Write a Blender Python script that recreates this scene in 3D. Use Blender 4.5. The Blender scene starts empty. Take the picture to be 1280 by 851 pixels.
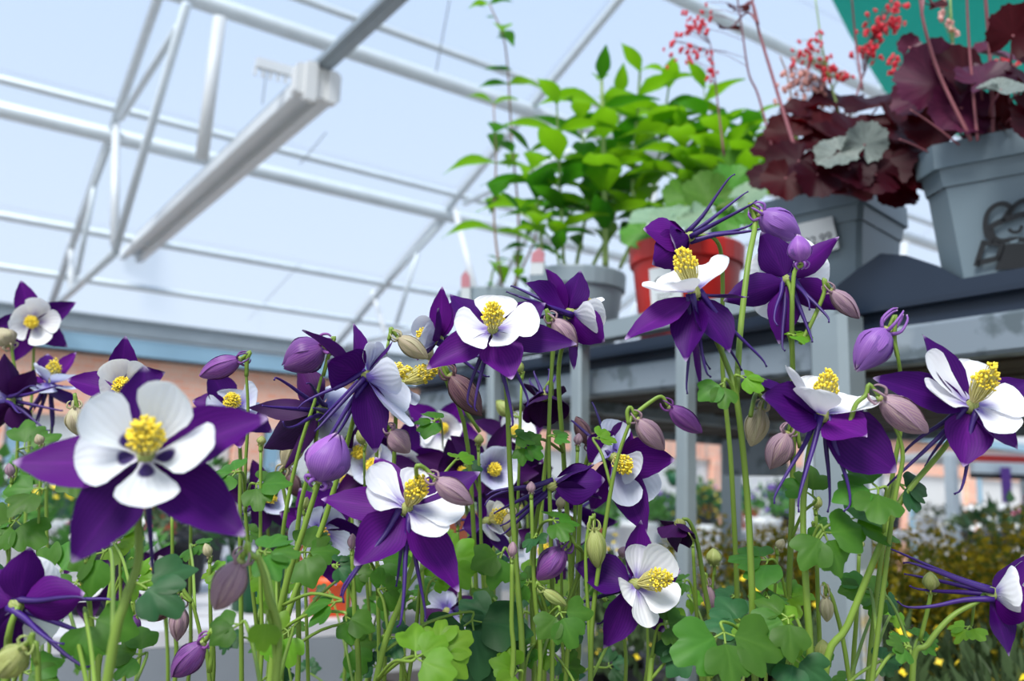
import bpy, math, random
from mathutils import Vector, Matrix
from math import sin, cos, tan, pi, radians as R
V = Vector
random.seed(7)
SC = bpy.context.scene
COL = SC.collection

# ------------------------------------------------------------------ camera, sky, sun, exposure
FPX = 1100.0                      # focal length for a frame 1280 wide
CAM = V((0, 0, 1.0))
YAW, PITCH, ROLL = R(34.5), R(9.7), R(2.0)
_h = V((sin(YAW), cos(YAW), 0))
FWD = (_h * cos(PITCH) + V((0, 0, sin(PITCH)))).normalized()
_r0 = V((cos(YAW), -sin(YAW), 0))
_u0 = _r0.cross(FWD)
RIGHT = _r0 * cos(ROLL) + _u0 * sin(ROLL)
UP = RIGHT.cross(FWD)
cd = bpy.data.cameras.new('camera')
cam = bpy.data.objects.new('camera', cd)
COL.objects.link(cam)
cam.matrix_world = Matrix(((RIGHT.x, UP.x, -FWD.x, CAM.x), (RIGHT.y, UP.y, -FWD.y, CAM.y), (RIGHT.z, UP.z, -FWD.z, CAM.z), (0, 0, 0, 1)))
cd.sensor_width = 36
cd.lens = 36 * FPX / 1280
cd.clip_start = 0.02
cd.dof.use_dof = True
cd.dof.focus_distance = 0.43
cd.dof.aperture_fstop = 10
SC.camera = cam

SC.view_settings.view_transform = 'Standard'
SC.view_settings.look = 'None'
SC.view_settings.gamma = 1
SC.view_settings.exposure = 0.0

w = bpy.data.worlds.new('sky')
SC.world = w
w.use_nodes = True
nt = w.node_tree
nt.nodes.clear()
_o = nt.nodes.new('ShaderNodeOutputWorld')
_b = nt.nodes.new('ShaderNodeBackground')
_g = nt.nodes.new('ShaderNodeNewGeometry')
_t = nt.nodes.new('ShaderNodeTexCoord')
_s = nt.nodes.new('ShaderNodeSeparateXYZ')
_c = nt.nodes.new('ShaderNodeValToRGB')
nt.links.new(_t.outputs['Generated'], _s.inputs[0])
nt.links.new(_s.outputs['Z'], _c.inputs[0])
_c.color_ramp.elements[0].position = 0.0
_c.color_ramp.elements[0].color = (0.86, 0.93, 1.0, 1)
_c.color_ramp.elements[1].position = 0.8
_c.color_ramp.elements[1].color = (0.46, 0.66, 1.0, 1)
nt.links.new(_c.outputs[0], _b.inputs[0])
_b.inputs[1].default_value = 0.92
nt.links.new(_b.outputs[0], _o.inputs[0])

sd = bpy.data.lights.new('sun', 'SUN')
sd.energy = 4.5
sd.angle = R(24)
sd.color = (1, 0.97, 0.92)
sun = bpy.data.objects.new('sun', sd)
COL.objects.link(sun)
sun.rotation_euler = (-(RIGHT * 0.35 + _h * 0.75 + V((0, 0, -1.0)))).to_track_quat('Z', 'Y').to_euler()

# ------------------------------------------------------------------ helpers
def P(px, py, d):
    """world point at depth d (metres along the lens axis) on the sight line of a photo coordinate"""
    return CAM + (FWD + RIGHT * ((px - 640) / FPX) - UP * ((py - 425.5) / FPX)) * d
def dirpx(px, py):
    return FWD + RIGHT * ((px - 640) / FPX) - UP * ((py - 425.5) / FPX)
def hit(px, py, p0, n):
    d = dirpx(px, py)
    return CAM + d * ((V(p0) - CAM).dot(V(n)) / d.dot(V(n)))
def camv(a):
    return (RIGHT * a[0] + UP * a[1] - FWD * a[2]).normalized()
def sightv(a, p):
    """like camv, but about the line of sight to the point p (a[2] = straight back to the lens)"""
    t = (CAM - V(p)).normalized()
    r = UP.cross(t).normalized()
    return (r * a[0] + t.cross(r) * a[1] + t * a[2]).normalized()
def rnd(a, b):
    return random.uniform(a, b)

WO = {}                                             # world origin of each object (none is rotated unless an instance)
class MB:
    def __init__(s):
        s.v, s.f, s.uv, s.m = [], [], [], []
    def add(s, vs, fs, uvs=None, mi=0):
        o = len(s.v)
        s.v += [V(p) for p in vs]
        s.uv += uvs if uvs else [(0.5, 0.5)] * len(vs)
        s.f += [tuple(i + o for i in f) for f in fs]
        s.m += [mi] * len(fs)
    def mesh(s, name, mats, origin, smooth=True):
        me = bpy.data.meshes.new(name)
        me.from_pydata([tuple(p - origin) for p in s.v], [], s.f)
        for m in (mats if isinstance(mats, (list, tuple)) else [mats]):
            me.materials.append(m)
        me.polygons.foreach_set('material_index', s.m)
        me.polygons.foreach_set('use_smooth', [smooth] * len(s.f))
        ul = me.uv_layers.new(name='UVMap')
        li = [0] * len(me.loops)
        me.loops.foreach_get('vertex_index', li)
        flat = []
        for i in li:
            flat += s.uv[i]
        ul.data.foreach_set('uv', flat)
        me.update()
        return me

def obj(name, mb, mats, parent=None, origin=None, smooth=True):
    if origin is None:
        lo = V([min(p[i] for p in mb.v) for i in range(3)])
        hi = V([max(p[i] for p in mb.v) for i in range(3)])
        origin = V(((lo.x + hi.x) / 2, (lo.y + hi.y) / 2, lo.z))
    origin = V(origin)
    o = bpy.data.objects.new(name, mb.mesh(name, mats, origin, smooth))
    COL.objects.link(o)
    WO[o] = origin
    if parent:
        o.parent = parent
        o.location = origin - WO[parent]
    else:
        o.location = origin
    return o
def inst(name, me, parent, mat):
    """a part that shares mesh data, placed by a world matrix"""
    o = bpy.data.objects.new(name, me)
    COL.objects.link(o)
    o.parent = parent
    WO[o] = mat.translation.copy()
    o.matrix_basis = Matrix.Translation(-WO[parent]) @ mat
    return o
def tag(o, label, cat, group=None, kind=None):
    if label: o['label'] = label
    if cat: o['category'] = cat
    if group: o['group'] = group
    if kind: o['kind'] = kind
    return o
def empty(name, loc, label=None, cat=None, group=None, kind=None):
    o = bpy.data.objects.new(name, None)
    COL.objects.link(o)
    o.location = loc
    o.empty_display_size = 0.02
    WO[o] = V(loc)
    return tag(o, label, cat, group, kind)

def smooth_path(pts, n=4):
    pts = [V(p) for p in pts]
    if len(pts) < 3:
        return [pts[0].lerp(pts[-1], i / n) for i in range(n + 1)]
    e = [pts[0] * 2 - pts[1]] + pts + [pts[-1] * 2 - pts[-2]]
    out = []
    for i in range(1, len(e) - 2):
        a, b, c, d = e[i - 1:i + 3]
        for k in range(n):
            t = k / n
            out.append(0.5 * ((2 * b) + (c - a) * t + (2 * a - 5 * b + 4 * c - d) * t * t + (3 * b - a - 3 * c + d) * t ** 3))
    out.append(pts[-1])
    return out
def tube(mb, pts, r0, r1=None, n=6, mi=0, caps=True):
    r1 = r0 if r1 is None else r1
    pts = [V(p) for p in pts]
    k = len(pts)
    t = (pts[1] - pts[0]).normalized()
    u = t.orthogonal().normalized()
    vs, uv, fs = [], [], []
    for i, p in enumerate(pts):
        t2 = (pts[min(i + 1, k - 1)] - pts[max(i - 1, 0)])
        t = t2.normalized() if t2.length > 1e-9 else t
        u = (u - t * u.dot(t)).normalized()
        w_ = t.cross(u)
        a = i / (k - 1)
        r = r0(a) if callable(r0) else r0 + (r1 - r0) * a
        for j in range(n):
            q = 2 * pi * j / n
            vs.append(p + (u * cos(q) + w_ * sin(q)) * r)
            uv.append((j / n, a))
    for i in range(k - 1):
        for j in range(n):
            a, b = i * n + j, i * n + (j + 1) % n
            fs.append((a, b, b + n, a + n))
    if caps:
        fs.append(tuple(range(n))[::-1])
        fs.append(tuple(range((k - 1) * n, k * n)))
    mb.add(vs, fs, uv, mi)
def box(mb, c, ax, ay, az, mi=0, bev=0.0):
    """box at centre c with half-axis vectors; bevelled edges when bev > 0 (chamfer on the az edges)"""
    c, ax, ay, az = V(c), V(ax), V(ay), V(az)
    if bev <= 0:
        vs = [c + ax * i + ay * j + az * k for k in (-1, 1) for j in (-1, 1) for i in (-1, 1)]
        fs = [(0, 2, 3, 1), (4, 5, 7, 6), (0, 1, 5, 4), (2, 6, 7, 3), (0, 4, 6, 2), (1, 3, 7, 5)]
        mb.add(vs, fs, None, mi)
        return
    bx, by = 1 - bev / ax.length, 1 - bev / ay.length
    ring = [(-bx, -1), (bx, -1), (1, -by), (1, by), (bx, 1), (-bx, 1), (-1, by), (-1, -by)]
    vs = [c + ax * i + ay * j + az * k for k in (-1, 1) for i, j in ring]
    fs = [tuple(range(8))[::-1], tuple(range(8, 16))] + [(i, (i + 1) % 8, 8 + (i + 1) % 8, 8 + i) for i in range(8)]
    mb.add(vs, fs, None, mi)
def bar(mb, a, b, wx, wz, side=V((0, 0, 1)), mi=0, bev=0.0):
    """rectangular bar from a to b"""
    a, b = V(a), V(b)
    t = (b - a)
    s = t.cross(side).normalized()
    u = s.cross(t).normalized()
    box(mb, (a + b) / 2, s * wx / 2, u * wz / 2, t / 2, mi, bev)
def lathe(mb, c, prof, n=20, mi=0, axis=V((0, 0, 1)), a0=0):
    axis = axis.normalized()
    u = axis.orthogonal().normalized()
    w_ = axis.cross(u)
    vs, fs, uv = [], [], []
    for k, (r, z) in enumerate(prof):
        for j in range(n):
            q = 2 * pi * j / n + a0
            vs.append(V(c) + axis * z + (u * cos(q) + w_ * sin(q)) * max(r, 1e-5))
            uv.append((j / n, k / (len(prof) - 1)))
    for k in range(len(prof) - 1):
        for j in range(n):
            a, b = k * n + j, k * n + (j + 1) % n
            fs.append((a, b, b + n, a + n))
    mb.add(vs, fs, uv, mi)
def prism(mb, c, polyb, polyt, zb, zt, mi=0, capb=True, capt=False):
    n = len(polyb)
    vs = [V((p[0], p[1], zb)) for p in polyb] + [V((p[0], p[1], zt)) for p in polyt]
    fs = [(i, (i + 1) % n, n + (i + 1) % n, n + i) for i in range(n)]
    if capb: fs.append(tuple(range(n))[::-1])
    if capt: fs.append(tuple(range(n, 2 * n)))
    mb.add(vs, fs, None, mi)

def interp(tab, t):
    for (a, x), (b, y) in zip(tab, tab[1:]):
        if t <= b:
            q = (t - a) / (b - a) if b > a else 0
            q = q * q * (3 - 2 * q) * 0.5 + q * 0.5
            return x + (y - x) * q
    return tab[-1][1]
SEPAL = [(0, .22), (.12, .62), (.33, 1), (.5, .98), (.7, .72), (.86, .38), (.95, .16), (1, .03)]
OVAL = [(0, .25), (.12, .62), (.33, .95), (.5, 1), (.7, .93), (.86, .7), (.95, .42), (1, .12)]
PETAL = [(0, .2), (.15, .3), (.35, .6), (.6, .95), (.75, 1), (.88, .84), (.96, .55), (1, .2)]
LANCE = [(0, .1), (.1, .45), (.28, .95), (.4, 1), (.6, .78), (.8, .4), (.93, .14), (1, .02)]
def blade(mb, a, m, b, n, hw, prof, cup=0.25, nu=10, nv=6, ruf=0.0, mi=0, twist=0.0, tipcurl=0.0):
    """leaf-like surface along the curve a-m-b; n is the way its upper face looks; hw is half its width"""
    a, m, b, n = V(a), V(m), V(b), V(n)
    vs, fs, uv = [], [], []
    ph = rnd(0, 6)
    L = (b - a).length
    for i in range(nu + 1):
        t = 1 - (1 - i / nu) ** 1.35
        c = a * (1 - t) ** 2 + m * (2 * t * (1 - t)) + b * t * t
        T = ((m - a) * (1 - t) + (b - m) * t).normalized()
        N = (n - T * n.dot(T)).normalized()
        if twist:
            N = Matrix.Rotation(twist * t, 3, T) @ N
        c = c + N * (tipcurl * L * max(0, t - .65) ** 2 * 4)
        S = T.cross(N)
        wd = hw * interp(prof, t)
        for j in range(nv + 1):
            s = j / nv * 2 - 1
            z = cup * wd * (s * s - .3) + ruf * hw * sin(ph + t * 9 + s * 2) * abs(s)
            vs.append(c + S * (wd * s) + N * z)
            uv.append((j / nv, t))
    for i in range(nu):
        for j in range(nv):
            q = i * (nv + 1) + j
            fs.append((q, q + 1, q + nv + 2, q + nv + 1))
    mb.add(vs, fs, uv, mi)

# ------------------------------------------------------------------ materials
def lin(r, g, b):
    f = lambda c: (c / 255 / 12.92) if c / 255 <= .04045 else ((c / 255 + .055) / 1.055) ** 2.4
    return (f(r), f(g), f(b), 1)
class NT:
    def __init__(s, name):
        s.m = bpy.data.materials.new(name)
        s.m.use_nodes = True
        s.t = s.m.node_tree
        s.t.nodes.clear()
        s.out = s.t.nodes.new('ShaderNodeOutputMaterial')
    def n(s, kind, **kw):
        q = s.t.nodes.new('ShaderNode' + kind)
        for k, v_ in kw.items():
            if k.startswith('i_'):
                q.inputs[k[2:].replace('_', ' ')].default_value = v_
            else:
                setattr(q, k, v_)
        return q
    def l(s, a, b):
        s.t.links.new(a, b)
    def ramp(s, src, stops):
        r = s.n('ValToRGB')
        e = r.color_ramp.elements
        while len(e) < len(stops):
            e.new(0.5)
        for k, (p, c) in enumerate(stops):
            e[k].position = p
            e[k].color = c if len(c) == 4 else (*c, 1)
        s.l(src, r.inputs[0])
        return r.outputs[0]
    def mix(s, fac, a, b, mode='MIX'):
        m = s.n('Mix', data_type='RGBA', blend_type=mode)
        for sock, val in ((m.inputs[0], fac), (m.inputs[6], a), (m.inputs[7], b)):
            if hasattr(val, 'is_output'): s.l(val, sock)
            else: sock.default_value = val
        return m.outputs[2]
    def math(s, op, a, b=0.5, c=0.0, clamp=False):
        m = s.n('Math', operation=op, use_clamp=clamp)
        for k, val in enumerate((a, b, c)):
            if hasattr(val, 'is_output'): s.l(val, m.inputs[k])
            else: m.inputs[k].default_value = val
        return m.outputs[0]
    def noise(s, scale, detail=3, coord='Object'):
        tc = s.n('TexCoord')
        q = s.n('TexNoise', i_Scale=scale, i_Detail=detail)
        s.l(tc.outputs[coord], q.inputs[0])
        return q.outputs[0]
    def uv(s):
        tc = s.n('TexCoord')
        x = s.n('SeparateXYZ')
        s.l(tc.outputs['UV'], x.inputs[0])
        return x.outputs[0], x.outputs[1]
    def rand(s):
        return s.n('ObjectInfo').outputs['Random']
    def done(s, col, rough=.5, metal=0, trans=0.0, tcol=None, bump=None, bstr=.2, bdist=.001, spec=.5, coat=0):
        p = s.n('BsdfPrincipled', i_Roughness=rough, i_Metallic=metal)
        p.inputs['Specular IOR Level'].default_value = spec
        if coat: p.inputs['Coat Weight'].default_value = coat
        if hasattr(col, 'is_output'): s.l(col, p.inputs['Base Color'])
        else: p.inputs['Base Color'].default_value = col
        if bump is not None:
            b = s.n('Bump', i_Strength=bstr, i_Distance=bdist)
            s.l(bump, b.inputs['Height'])
            s.l(b.outputs[0], p.inputs['Normal'])
        o = p.outputs[0]
        if trans:
            tr = s.n('BsdfTranslucent')
            tc = tcol if tcol is not None else col
            if hasattr(tc, 'is_output'): s.l(tc, tr.inputs[0])
            else: tr.inputs[0].default_value = tc
            mx = s.n('MixShader')
            mx.inputs[0].default_value = trans
            s.l(o, mx.inputs[1])
            s.l(tr.outputs[0], mx.inputs[2])
            o = mx.outputs[0]
        s.l(o, s.out.inputs[0])
        return s.m
def plain(name, c, rough=.5, metal=0, amt=.12, scale=30, trans=0, bstr=0, rvar=0.0, spec=.5):
    """one colour with mottling, object-to-object variation and fine relief"""
    t = NT(name)
    nz = t.noise(scale)
    k = t.math('MULTIPLY_ADD', nz, 2 * amt, 1 - amt)
    if rvar:
        k = t.math('MULTIPLY', k, t.math('MULTIPLY_ADD', t.rand(), 2 * rvar, 1 - rvar))
    col = t.mix(1.0, c, t.n('CombineColor').outputs[0], 'MULTIPLY')
    cc = [x for x in t.t.nodes if x.bl_idname == 'ShaderNodeCombineColor'][0]
    for i in range(3): t.l(k, cc.inputs[i])
    return t.done(col, rough, metal, trans, None, nz if bstr else None, bstr, spec=spec)

def veined(name, c1, c2, rough=.45, trans=.25, veins=9, vamt=.35, rvar=.25, tcol=None, tip=None, spec=.3):
    """petal or leaf colour: paler midrib and veins by the blade's own coordinates"""
    t = NT(name)
    u, v = t.uv()
    nz = t.noise(60)
    x = t.math('ABSOLUTE', t.math('SUBTRACT', u, 0.5))
    wv = t.math('SINE', t.math('MULTIPLY_ADD', t.math('SUBTRACT', t.math('MULTIPLY', x, 2.0), t.math('MULTIPLY', v, .5)), veins * 6.28, t.math('MULTIPLY', nz, 2)))
    wv = t.math('MULTIPLY_ADD', wv, .5 * vamt, .5 * vamt)
    mid = t.math('SUBTRACT', 1.0, t.math('MULTIPLY', x, 14), clamp=True)
    fac = t.math('ADD', wv, t.math('MULTIPLY', mid, .35), clamp=True)
    fac = t.math('MULTIPLY_ADD', nz, .3, fac, clamp=True)
    col = t.mix(fac, c1, c2)
    if tip:
        tf = t.math('MULTIPLY', t.math('SUBTRACT', v, .93), 12, clamp=True)
        col = t.mix(tf, col, tip)
    hs = t.n('HueSaturation')
    t.l(t.math('MULTIPLY_ADD', t.rand(), 2 * rvar, 1 - rvar), hs.inputs['Value'])
    t.l(t.math('MULTIPLY_ADD', t.rand(), .03, .485), hs.inputs['Hue'])
    t.l(col, hs.inputs['Color'])
    return t.done(hs.outputs[0], rough, 0, trans, tcol, wv, .12, .0004, spec=spec)

M = {}
M['sepal'] = veined('sepal_purple', lin(60, 3, 92), lin(90, 16, 120), .55, .14, 7, .3, .25, None, lin(190, 170, 205), .15)
M['sepal_dark'] = veined('sepal_dark', lin(46, 4, 60), lin(66, 14, 82), .55, .1, 7, .3, .2, None, None, .15)
M['spur'] = plain('spur_violet', lin(52, 16, 104), .5, amt=.2, scale=200, rvar=.2)
M['sepal_lilac'] = veined('sepal_lilac', lin(140, 82, 178), lin(176, 128, 200), .45, .25, 8, .4, .15, None, lin(210, 190, 200))
M['bud_purple'] = veined('bud_purple', lin(112, 50, 140), lin(150, 100, 160), .45, .2, 6, .5, .2)
M['bud_mauve'] = veined('bud_mauve', lin(150, 112, 148), lin(190, 165, 160), .5, .25, 6, .6, .12)
M['bud_brown'] = veined('bud_brown', lin(84, 46, 78), lin(140, 110, 100), .5, .15, 6, .6, .15)
M['bud_cream'] = veined('bud_cream', lin(176, 170, 128), lin(205, 190, 165), .5, .25, 6, .6, .1)
M['bud_green'] = veined('bud_green', lin(150, 165, 80), lin(200, 205, 140), .5, .3, 6, .5, .1)
def petal_mat(name, white, blush, blush_to, hole):
    t = NT(name)
    u, v = t.uv()
    nz = t.noise(90)
    x = t.math('ABSOLUTE', t.math('SUBTRACT', u, 0.5))
    f = t.math('SUBTRACT', 1.0, t.math('DIVIDE', t.math('ADD', v, t.math('MULTIPLY', x, .5)), blush_to), clamp=True)
    f = t.math('MULTIPLY_ADD', nz, .12, t.math('MULTIPLY', f, 1.25), clamp=True)
    f = t.math('MULTIPLY', f, f)
    col = t.mix(f, white, blush)
    if hole:
        e = t.math('ADD', t.math('POWER', t.math('DIVIDE', t.math('SUBTRACT', v, .17), .15), 2.0), t.math('POWER', t.math('DIVIDE', x, .36), 2.0))
        h = t.math('MULTIPLY', t.math('SUBTRACT', 1.25, e), 1.6, clamp=True)
        col = t.mix(h, col, lin(52, 24, 104))
    wv = t.math('SINE', t.math('MULTIPLY', u, 40))
    return t.done(col, .5, 0, .3, None, wv, .15, .0004)
M['petal'] = petal_mat('petal_white', lin(246, 247, 250), lin(150, 130, 205), .62, False)
M['petal_face'] = petal_mat('petal_white_spotted', lin(240, 245, 248), lin(205, 195, 225), .5, True)
M['petal_blue'] = petal_mat('petal_blue_white', lin(222, 228, 244), lin(120, 100, 190), 1.0, False)
M['stamen'] = plain('filament_pale', lin(240, 232, 150), .5, amt=.1, trans=.2)
M['anther'] = plain('anther_yellow', lin(248, 222, 66), .6, amt=.2, scale=400, rvar=.05)
M['anther_old'] = plain('anther_ochre', lin(205, 160, 50), .6, amt=.3, scale=400)
M['stem'] = plain('stem_green', lin(122, 152, 56), .5, amt=.15, scale=60, trans=.1, rvar=.15)
M['stem_dark'] = plain('stem_olive', lin(96, 128, 52), .5, amt=.2, scale=60, rvar=.15)
M['stem_brown'] = plain('stem_brown', lin(150, 118, 96), .5, amt=.2, scale=60, rvar=.15)
M['leaf'] = veined('leaf_green', lin(58, 102, 28), lin(84, 128, 46), .5, .3, 3, .12, .25, lin(110, 190, 40))
M['leaf_lime'] = veined('leaf_lime', lin(92, 138, 28), lin(118, 160, 48), .5, .35, 3, .12, .15, lin(150, 215, 40))
M['leaf_blue'] = veined('leaf_bluegreen', lin(38, 84, 42), lin(58, 106, 60), .5, .22, 3, .12, .25)

# ------------------------------------------------------------------ setting: materials
M['galv'] = plain('galvanised_steel', lin(214, 222, 226), .45, .15, amt=.12, scale=12, rvar=.06)
M['galv_dark'] = plain('galvanised_dull', lin(158, 168, 174), .45, .3, amt=.15, scale=14)
M['white_metal'] = plain('white_enamel', lin(222, 224, 224), .45, 0, amt=.06, scale=8)
M['fascia'] = plain('blue_fascia', lin(150, 186, 206), .5, 0, amt=.1, scale=3)
M['teal'] = plain('teal_shade_cloth', lin(30, 140, 122), .8, 0, amt=.08, scale=4, trans=.5)
M['panel_white'] = plain('white_cladding', lin(226, 226, 224), .5, 0, amt=.05, scale=4)
M['concrete'] = plain('concrete', lin(150, 146, 140), .85, 0, amt=.15, scale=3, bstr=.3)
M['dark'] = plain('dark_plastic', lin(34, 36, 40), .5, 0, amt=.2, scale=10)
M['red'] = plain('red_plastic', lin(190, 32, 24), .45, 0, amt=.08, scale=10)
M['orange'] = plain('orange_plastic', lin(240, 90, 30), .45, 0, amt=.08, scale=10)
def brick_mat():
    t = NT('pink_brick')
    tc = t.n('TexCoord')
    mp = t.n('Mapping')
    mp.inputs['Rotation'].default_value = (R(90), 0, 0)
    t.l(tc.outputs['Object'], mp.inputs[0])
    b = t.n('TexBrick', i_Scale=4.4)
    b.inputs['Color1'].default_value = lin(255, 200, 172)
    b.inputs['Color2'].default_value = lin(255, 178, 146)
    b.inputs['Mortar'].default_value = lin(246, 216, 200)
    t.l(mp.outputs[0], b.inputs[0])
    return t.done(b.outputs[0], .85)
M['brick'] = brick_mat()
def glazing_mat():
    t = NT('polycarbonate')
    tc = t.n('TexCoord')
    wv = t.n('TexWave', i_Scale=14.0)
    wv.bands_direction = 'X'
    t.l(tc.outputs['Object'], wv.inputs[0])
    f = t.math('MULTIPLY_ADD', wv.outputs['Fac'], .03, .07)
    a = t.n('BsdfTransparent')
    a.inputs[0].default_value = (.95, .975, 1, 1)
    b = t.n('BsdfTranslucent')
    b.inputs[0].default_value = (.93, .96, 1, 1)
    m = t.n('MixShader')
    t.l(f, m.inputs[0]); t.l(a.outputs[0], m.inputs[1]); t.l(b.outputs[0], m.inputs[2])
    t.l(m.outputs[0], t.out.inputs[0])
    return t.m
M['glazing'] = glazing_mat()

# ------------------------------------------------------------------ setting: floor, wall, roof
def struct(name, mb, m, **k):
    return tag(obj(name, mb, m, **k), None, None, None, 'structure')
mb = MB(); box(mb, (8, 8, -.05), (26, 0, 0), (0, 18, 0), (0, 0, .05)); struct('floor', mb, M['concrete'], smooth=False)

YE, ZE, TAN = 8.0, 2.27, tan(R(23))
def roofz(y): return ZE + (YE - y) * TAN
wall = empty('wall_back', (5, 8.15, 0), kind='structure')
mb = MB(); box(mb, (10, 8.2, 1.76), (14, 0, 0), (0, .1, 0), (0, 0, .27)); obj('brick_band', mb, M['brick'], wall, smooth=False)
mb = MB(); box(mb, (10, 8.05, 2.105), (14, 0, 0), (0, .06, 0), (0, 0, .075)); obj('fascia_board', mb, M['fascia'], wall, smooth=False)
mb = MB(); box(mb, (10, 8.04, 2.022), (14, 0, 0), (0, .04, 0), (0, 0, .008)); obj('drip_edge', mb, M['dark'], wall, smooth=False)
for k in range(12):                                       # white cladding panels between brick piers
    x = -2.6 + k * 2.1
    mb = MB(); box(mb, (x, 8.2, .745), (.9, 0, 0), (0, .05, 0), (0, 0, .745)); obj('cladding_panel', mb, M['panel_white'], wall, smooth=False)
    mb = MB(); box(mb, (x + 1.05, 8.17, .745), (.13, 0, 0), (0, .1, 0), (0, 0, .745)); obj('brick_pier', mb, M['brick'], wall, smooth=False)
    mb = MB(); box(mb, (x + 1.27, 8.1, .745), (.06, 0, 0), (0, .05, 0), (0, 0, .745)); obj('corner_strip', mb, M['fascia'], wall, smooth=False)

roof = empty('roof', (3, 4, 2.2), kind='structure')
RX = [-4.08, -1.6, .875, 3.35, 5.83, 8.3, 10.8]
def slope_pt(x, y, dz=0): return V((x, y, roofz(y) + dz))
ys = [8.0, 6.86, 5.69, 4.59, 3.4, 2.2, 1.0, -.2]
for a in range(len(RX) - 1):
    for b in range(len(ys) - 1):
        p, q = slope_pt((RX[a] + RX[a + 1]) / 2, ys[b], .07), slope_pt((RX[a] + RX[a + 1]) / 2, ys[b + 1], .07)
        mb = MB()
        box(mb, (p + q) / 2, V(((RX[a + 1] - RX[a]) / 2 - .02, 0, 0)), (q - p) / 2 * .985, V((0, sin(R(23)), cos(R(23)))) * .004)
        obj('glazing_panel', mb, M['glazing'], roof, smooth=False)
XL, XR = -4.1, 10.9
for y, r, dz in ((4.75, .052, -.02), (4.56, .026, .01), (5.88, .052, -.02), (5.69, .026, .01), (6.86, .03, 0), (7.43, .028, 0), (3.65, .045, -.02), (2.9, .03, 0), (2.2, .04, 0), (1.0, .04, 0)):
    mb = MB(); tube(mb, [slope_pt(XL, y, dz), slope_pt(XR, y, dz)], r, n=12); obj('purlin', mb, M['galv'], roof)
mb = MB()
for z0, z1, y0, y1 in ((2.2, 2.34, 7.97, 7.985), (2.2, 2.215, 7.985, 8.1), (2.325, 2.34, 7.94, 7.985)):
    box(mb, ((XL + XR) / 2, (y0 + y1) / 2, (z0 + z1) / 2), ((XR - XL) / 2, 0, 0), (0, (y1 - y0) / 2, 0), (0, 0, (z1 - z0) / 2))
obj('gutter', mb, M['galv_dark'], roof, smooth=False)
n0 = V((1, 0, 0))
def tr(px, py, x=.875): return hit(px, py, (x, 0, 0), n0)
TRUSS = [((204, -10), (62, 390), .035), ((234, 4), (143, 316), .028), ((222, 35), (151, 148), .026), ((275, 22), (252, 199), .034),
         ((145, 157), (143, 305), .03), ((137, 180), (92, 300), .026), ((118, 235), (96, 345), .022), ((89, 300), (89, 365), .026), ((144, 315), (68, 384), .032)]
for x in RX[2:5]:
    for k, (a, b, r) in enumerate(TRUSS):
        p, q = tr(*a), tr(*b)
        if k == 0:
            q = slope_pt(.875, 7.95); p = slope_pt(.875, -.2)
        p.x += x - .875; q.x += x - .875
        mb = MB(); tube(mb, [p, q], r * .8, n=10)
        obj(['rafter', 'tie_rod', 'brace', 'hanger', 'hanger', 'brace', 'brace', 'hanger', 'tie_rod'][k], mb, M['white_metal'] if k in (3, 4, 7) else M['galv'], roof)

# lamp rail and the long batten lamp hanging from it
ZL = 2.75
pa, pb = hit(398, 112, (0, 0, ZL), (0, 0, 1)), hit(160, 318, (0, 0, ZL), (0, 0, 1))
XLAMP = (pa.x + pb.x) / 2
pa.x = pb.x = XLAMP
lamp = empty('batten_lamp', (XLAMP, (pa.y + pb.y) / 2, ZL - .1), 'long pale grey twin batten lamp hung under the sloping glass roof', 'lamp')
mb = MB(); box(mb, (pa + pb) / 2 + V((0, 0, .03)), (.05, 0, 0), (0, 0, .036), (pb - pa) / 2, bev=.006); obj('housing', mb, M['white_metal'], lamp, smooth=False)
for s in (-1, 1):
    mb = MB(); box(mb, (pa + pb) / 2 + V((s * .062, 0, -.02)), (.028, 0, 0), (0, 0, .038), (pb - pa) / 2 * .99, bev=.008); obj('reflector', mb, M['white_metal'], lamp, smooth=False)
mb = MB(); box(mb, pa + V((0, -.02, .01)), (.105, 0, 0), (0, 0, .07), (0, .03, 0), bev=.012); obj('end_cap', mb, M['panel_white'], lamp, smooth=False)
mb = MB(); box(mb, pa + V((-.04, -.05, .0)), (.026, 0, 0), (0, 0, .09), (0, .02, 0), bev=.006); box(mb, pa + V((.06, -.05, .0)), (.022, 0, 0), (0, 0, .075), (0, .02, 0), bev=.006); obj('clamp', mb, M['panel_white'], lamp, smooth=False)
rail = MB(); bar(rail, V((XLAMP + .03, 1.5, ZL + .12)), V((XLAMP + .03, 7.7, ZL + .12)), .05, .07); bar(rail, V((XLAMP - .005, 1.5, ZL + .1)), V((XLAMP - .005, 7.7, ZL + .1)), .03, .02)
tag(obj('lamp_rail', rail, M['galv_dark'], smooth=False), 'grey steel channel rail above the long batten lamp', 'rail')
br = MB(); q0, q1 = hit(320, 78, (0, 0, ZL + .1), (0, 0, 1)), hit(372, 92, (0, 0, ZL + .1), (0, 0, 1))
bar(br, q0, q1, .03, .045); bar(br, q1, V((XLAMP, pa.y + .1, ZL + .08)), .02, .02)
for k in range(6):
    p = q0.lerp(q1, k / 5.5); bar(br, p - V((0, 0, .02)), p - V((0, 0, .06)), .012, .012, V((0, 1, 0)))
tag(obj('cable_bracket', br, M['white_metal'], smooth=False), 'small toothed metal bracket beside the near end of the batten lamp', 'bracket')
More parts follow.
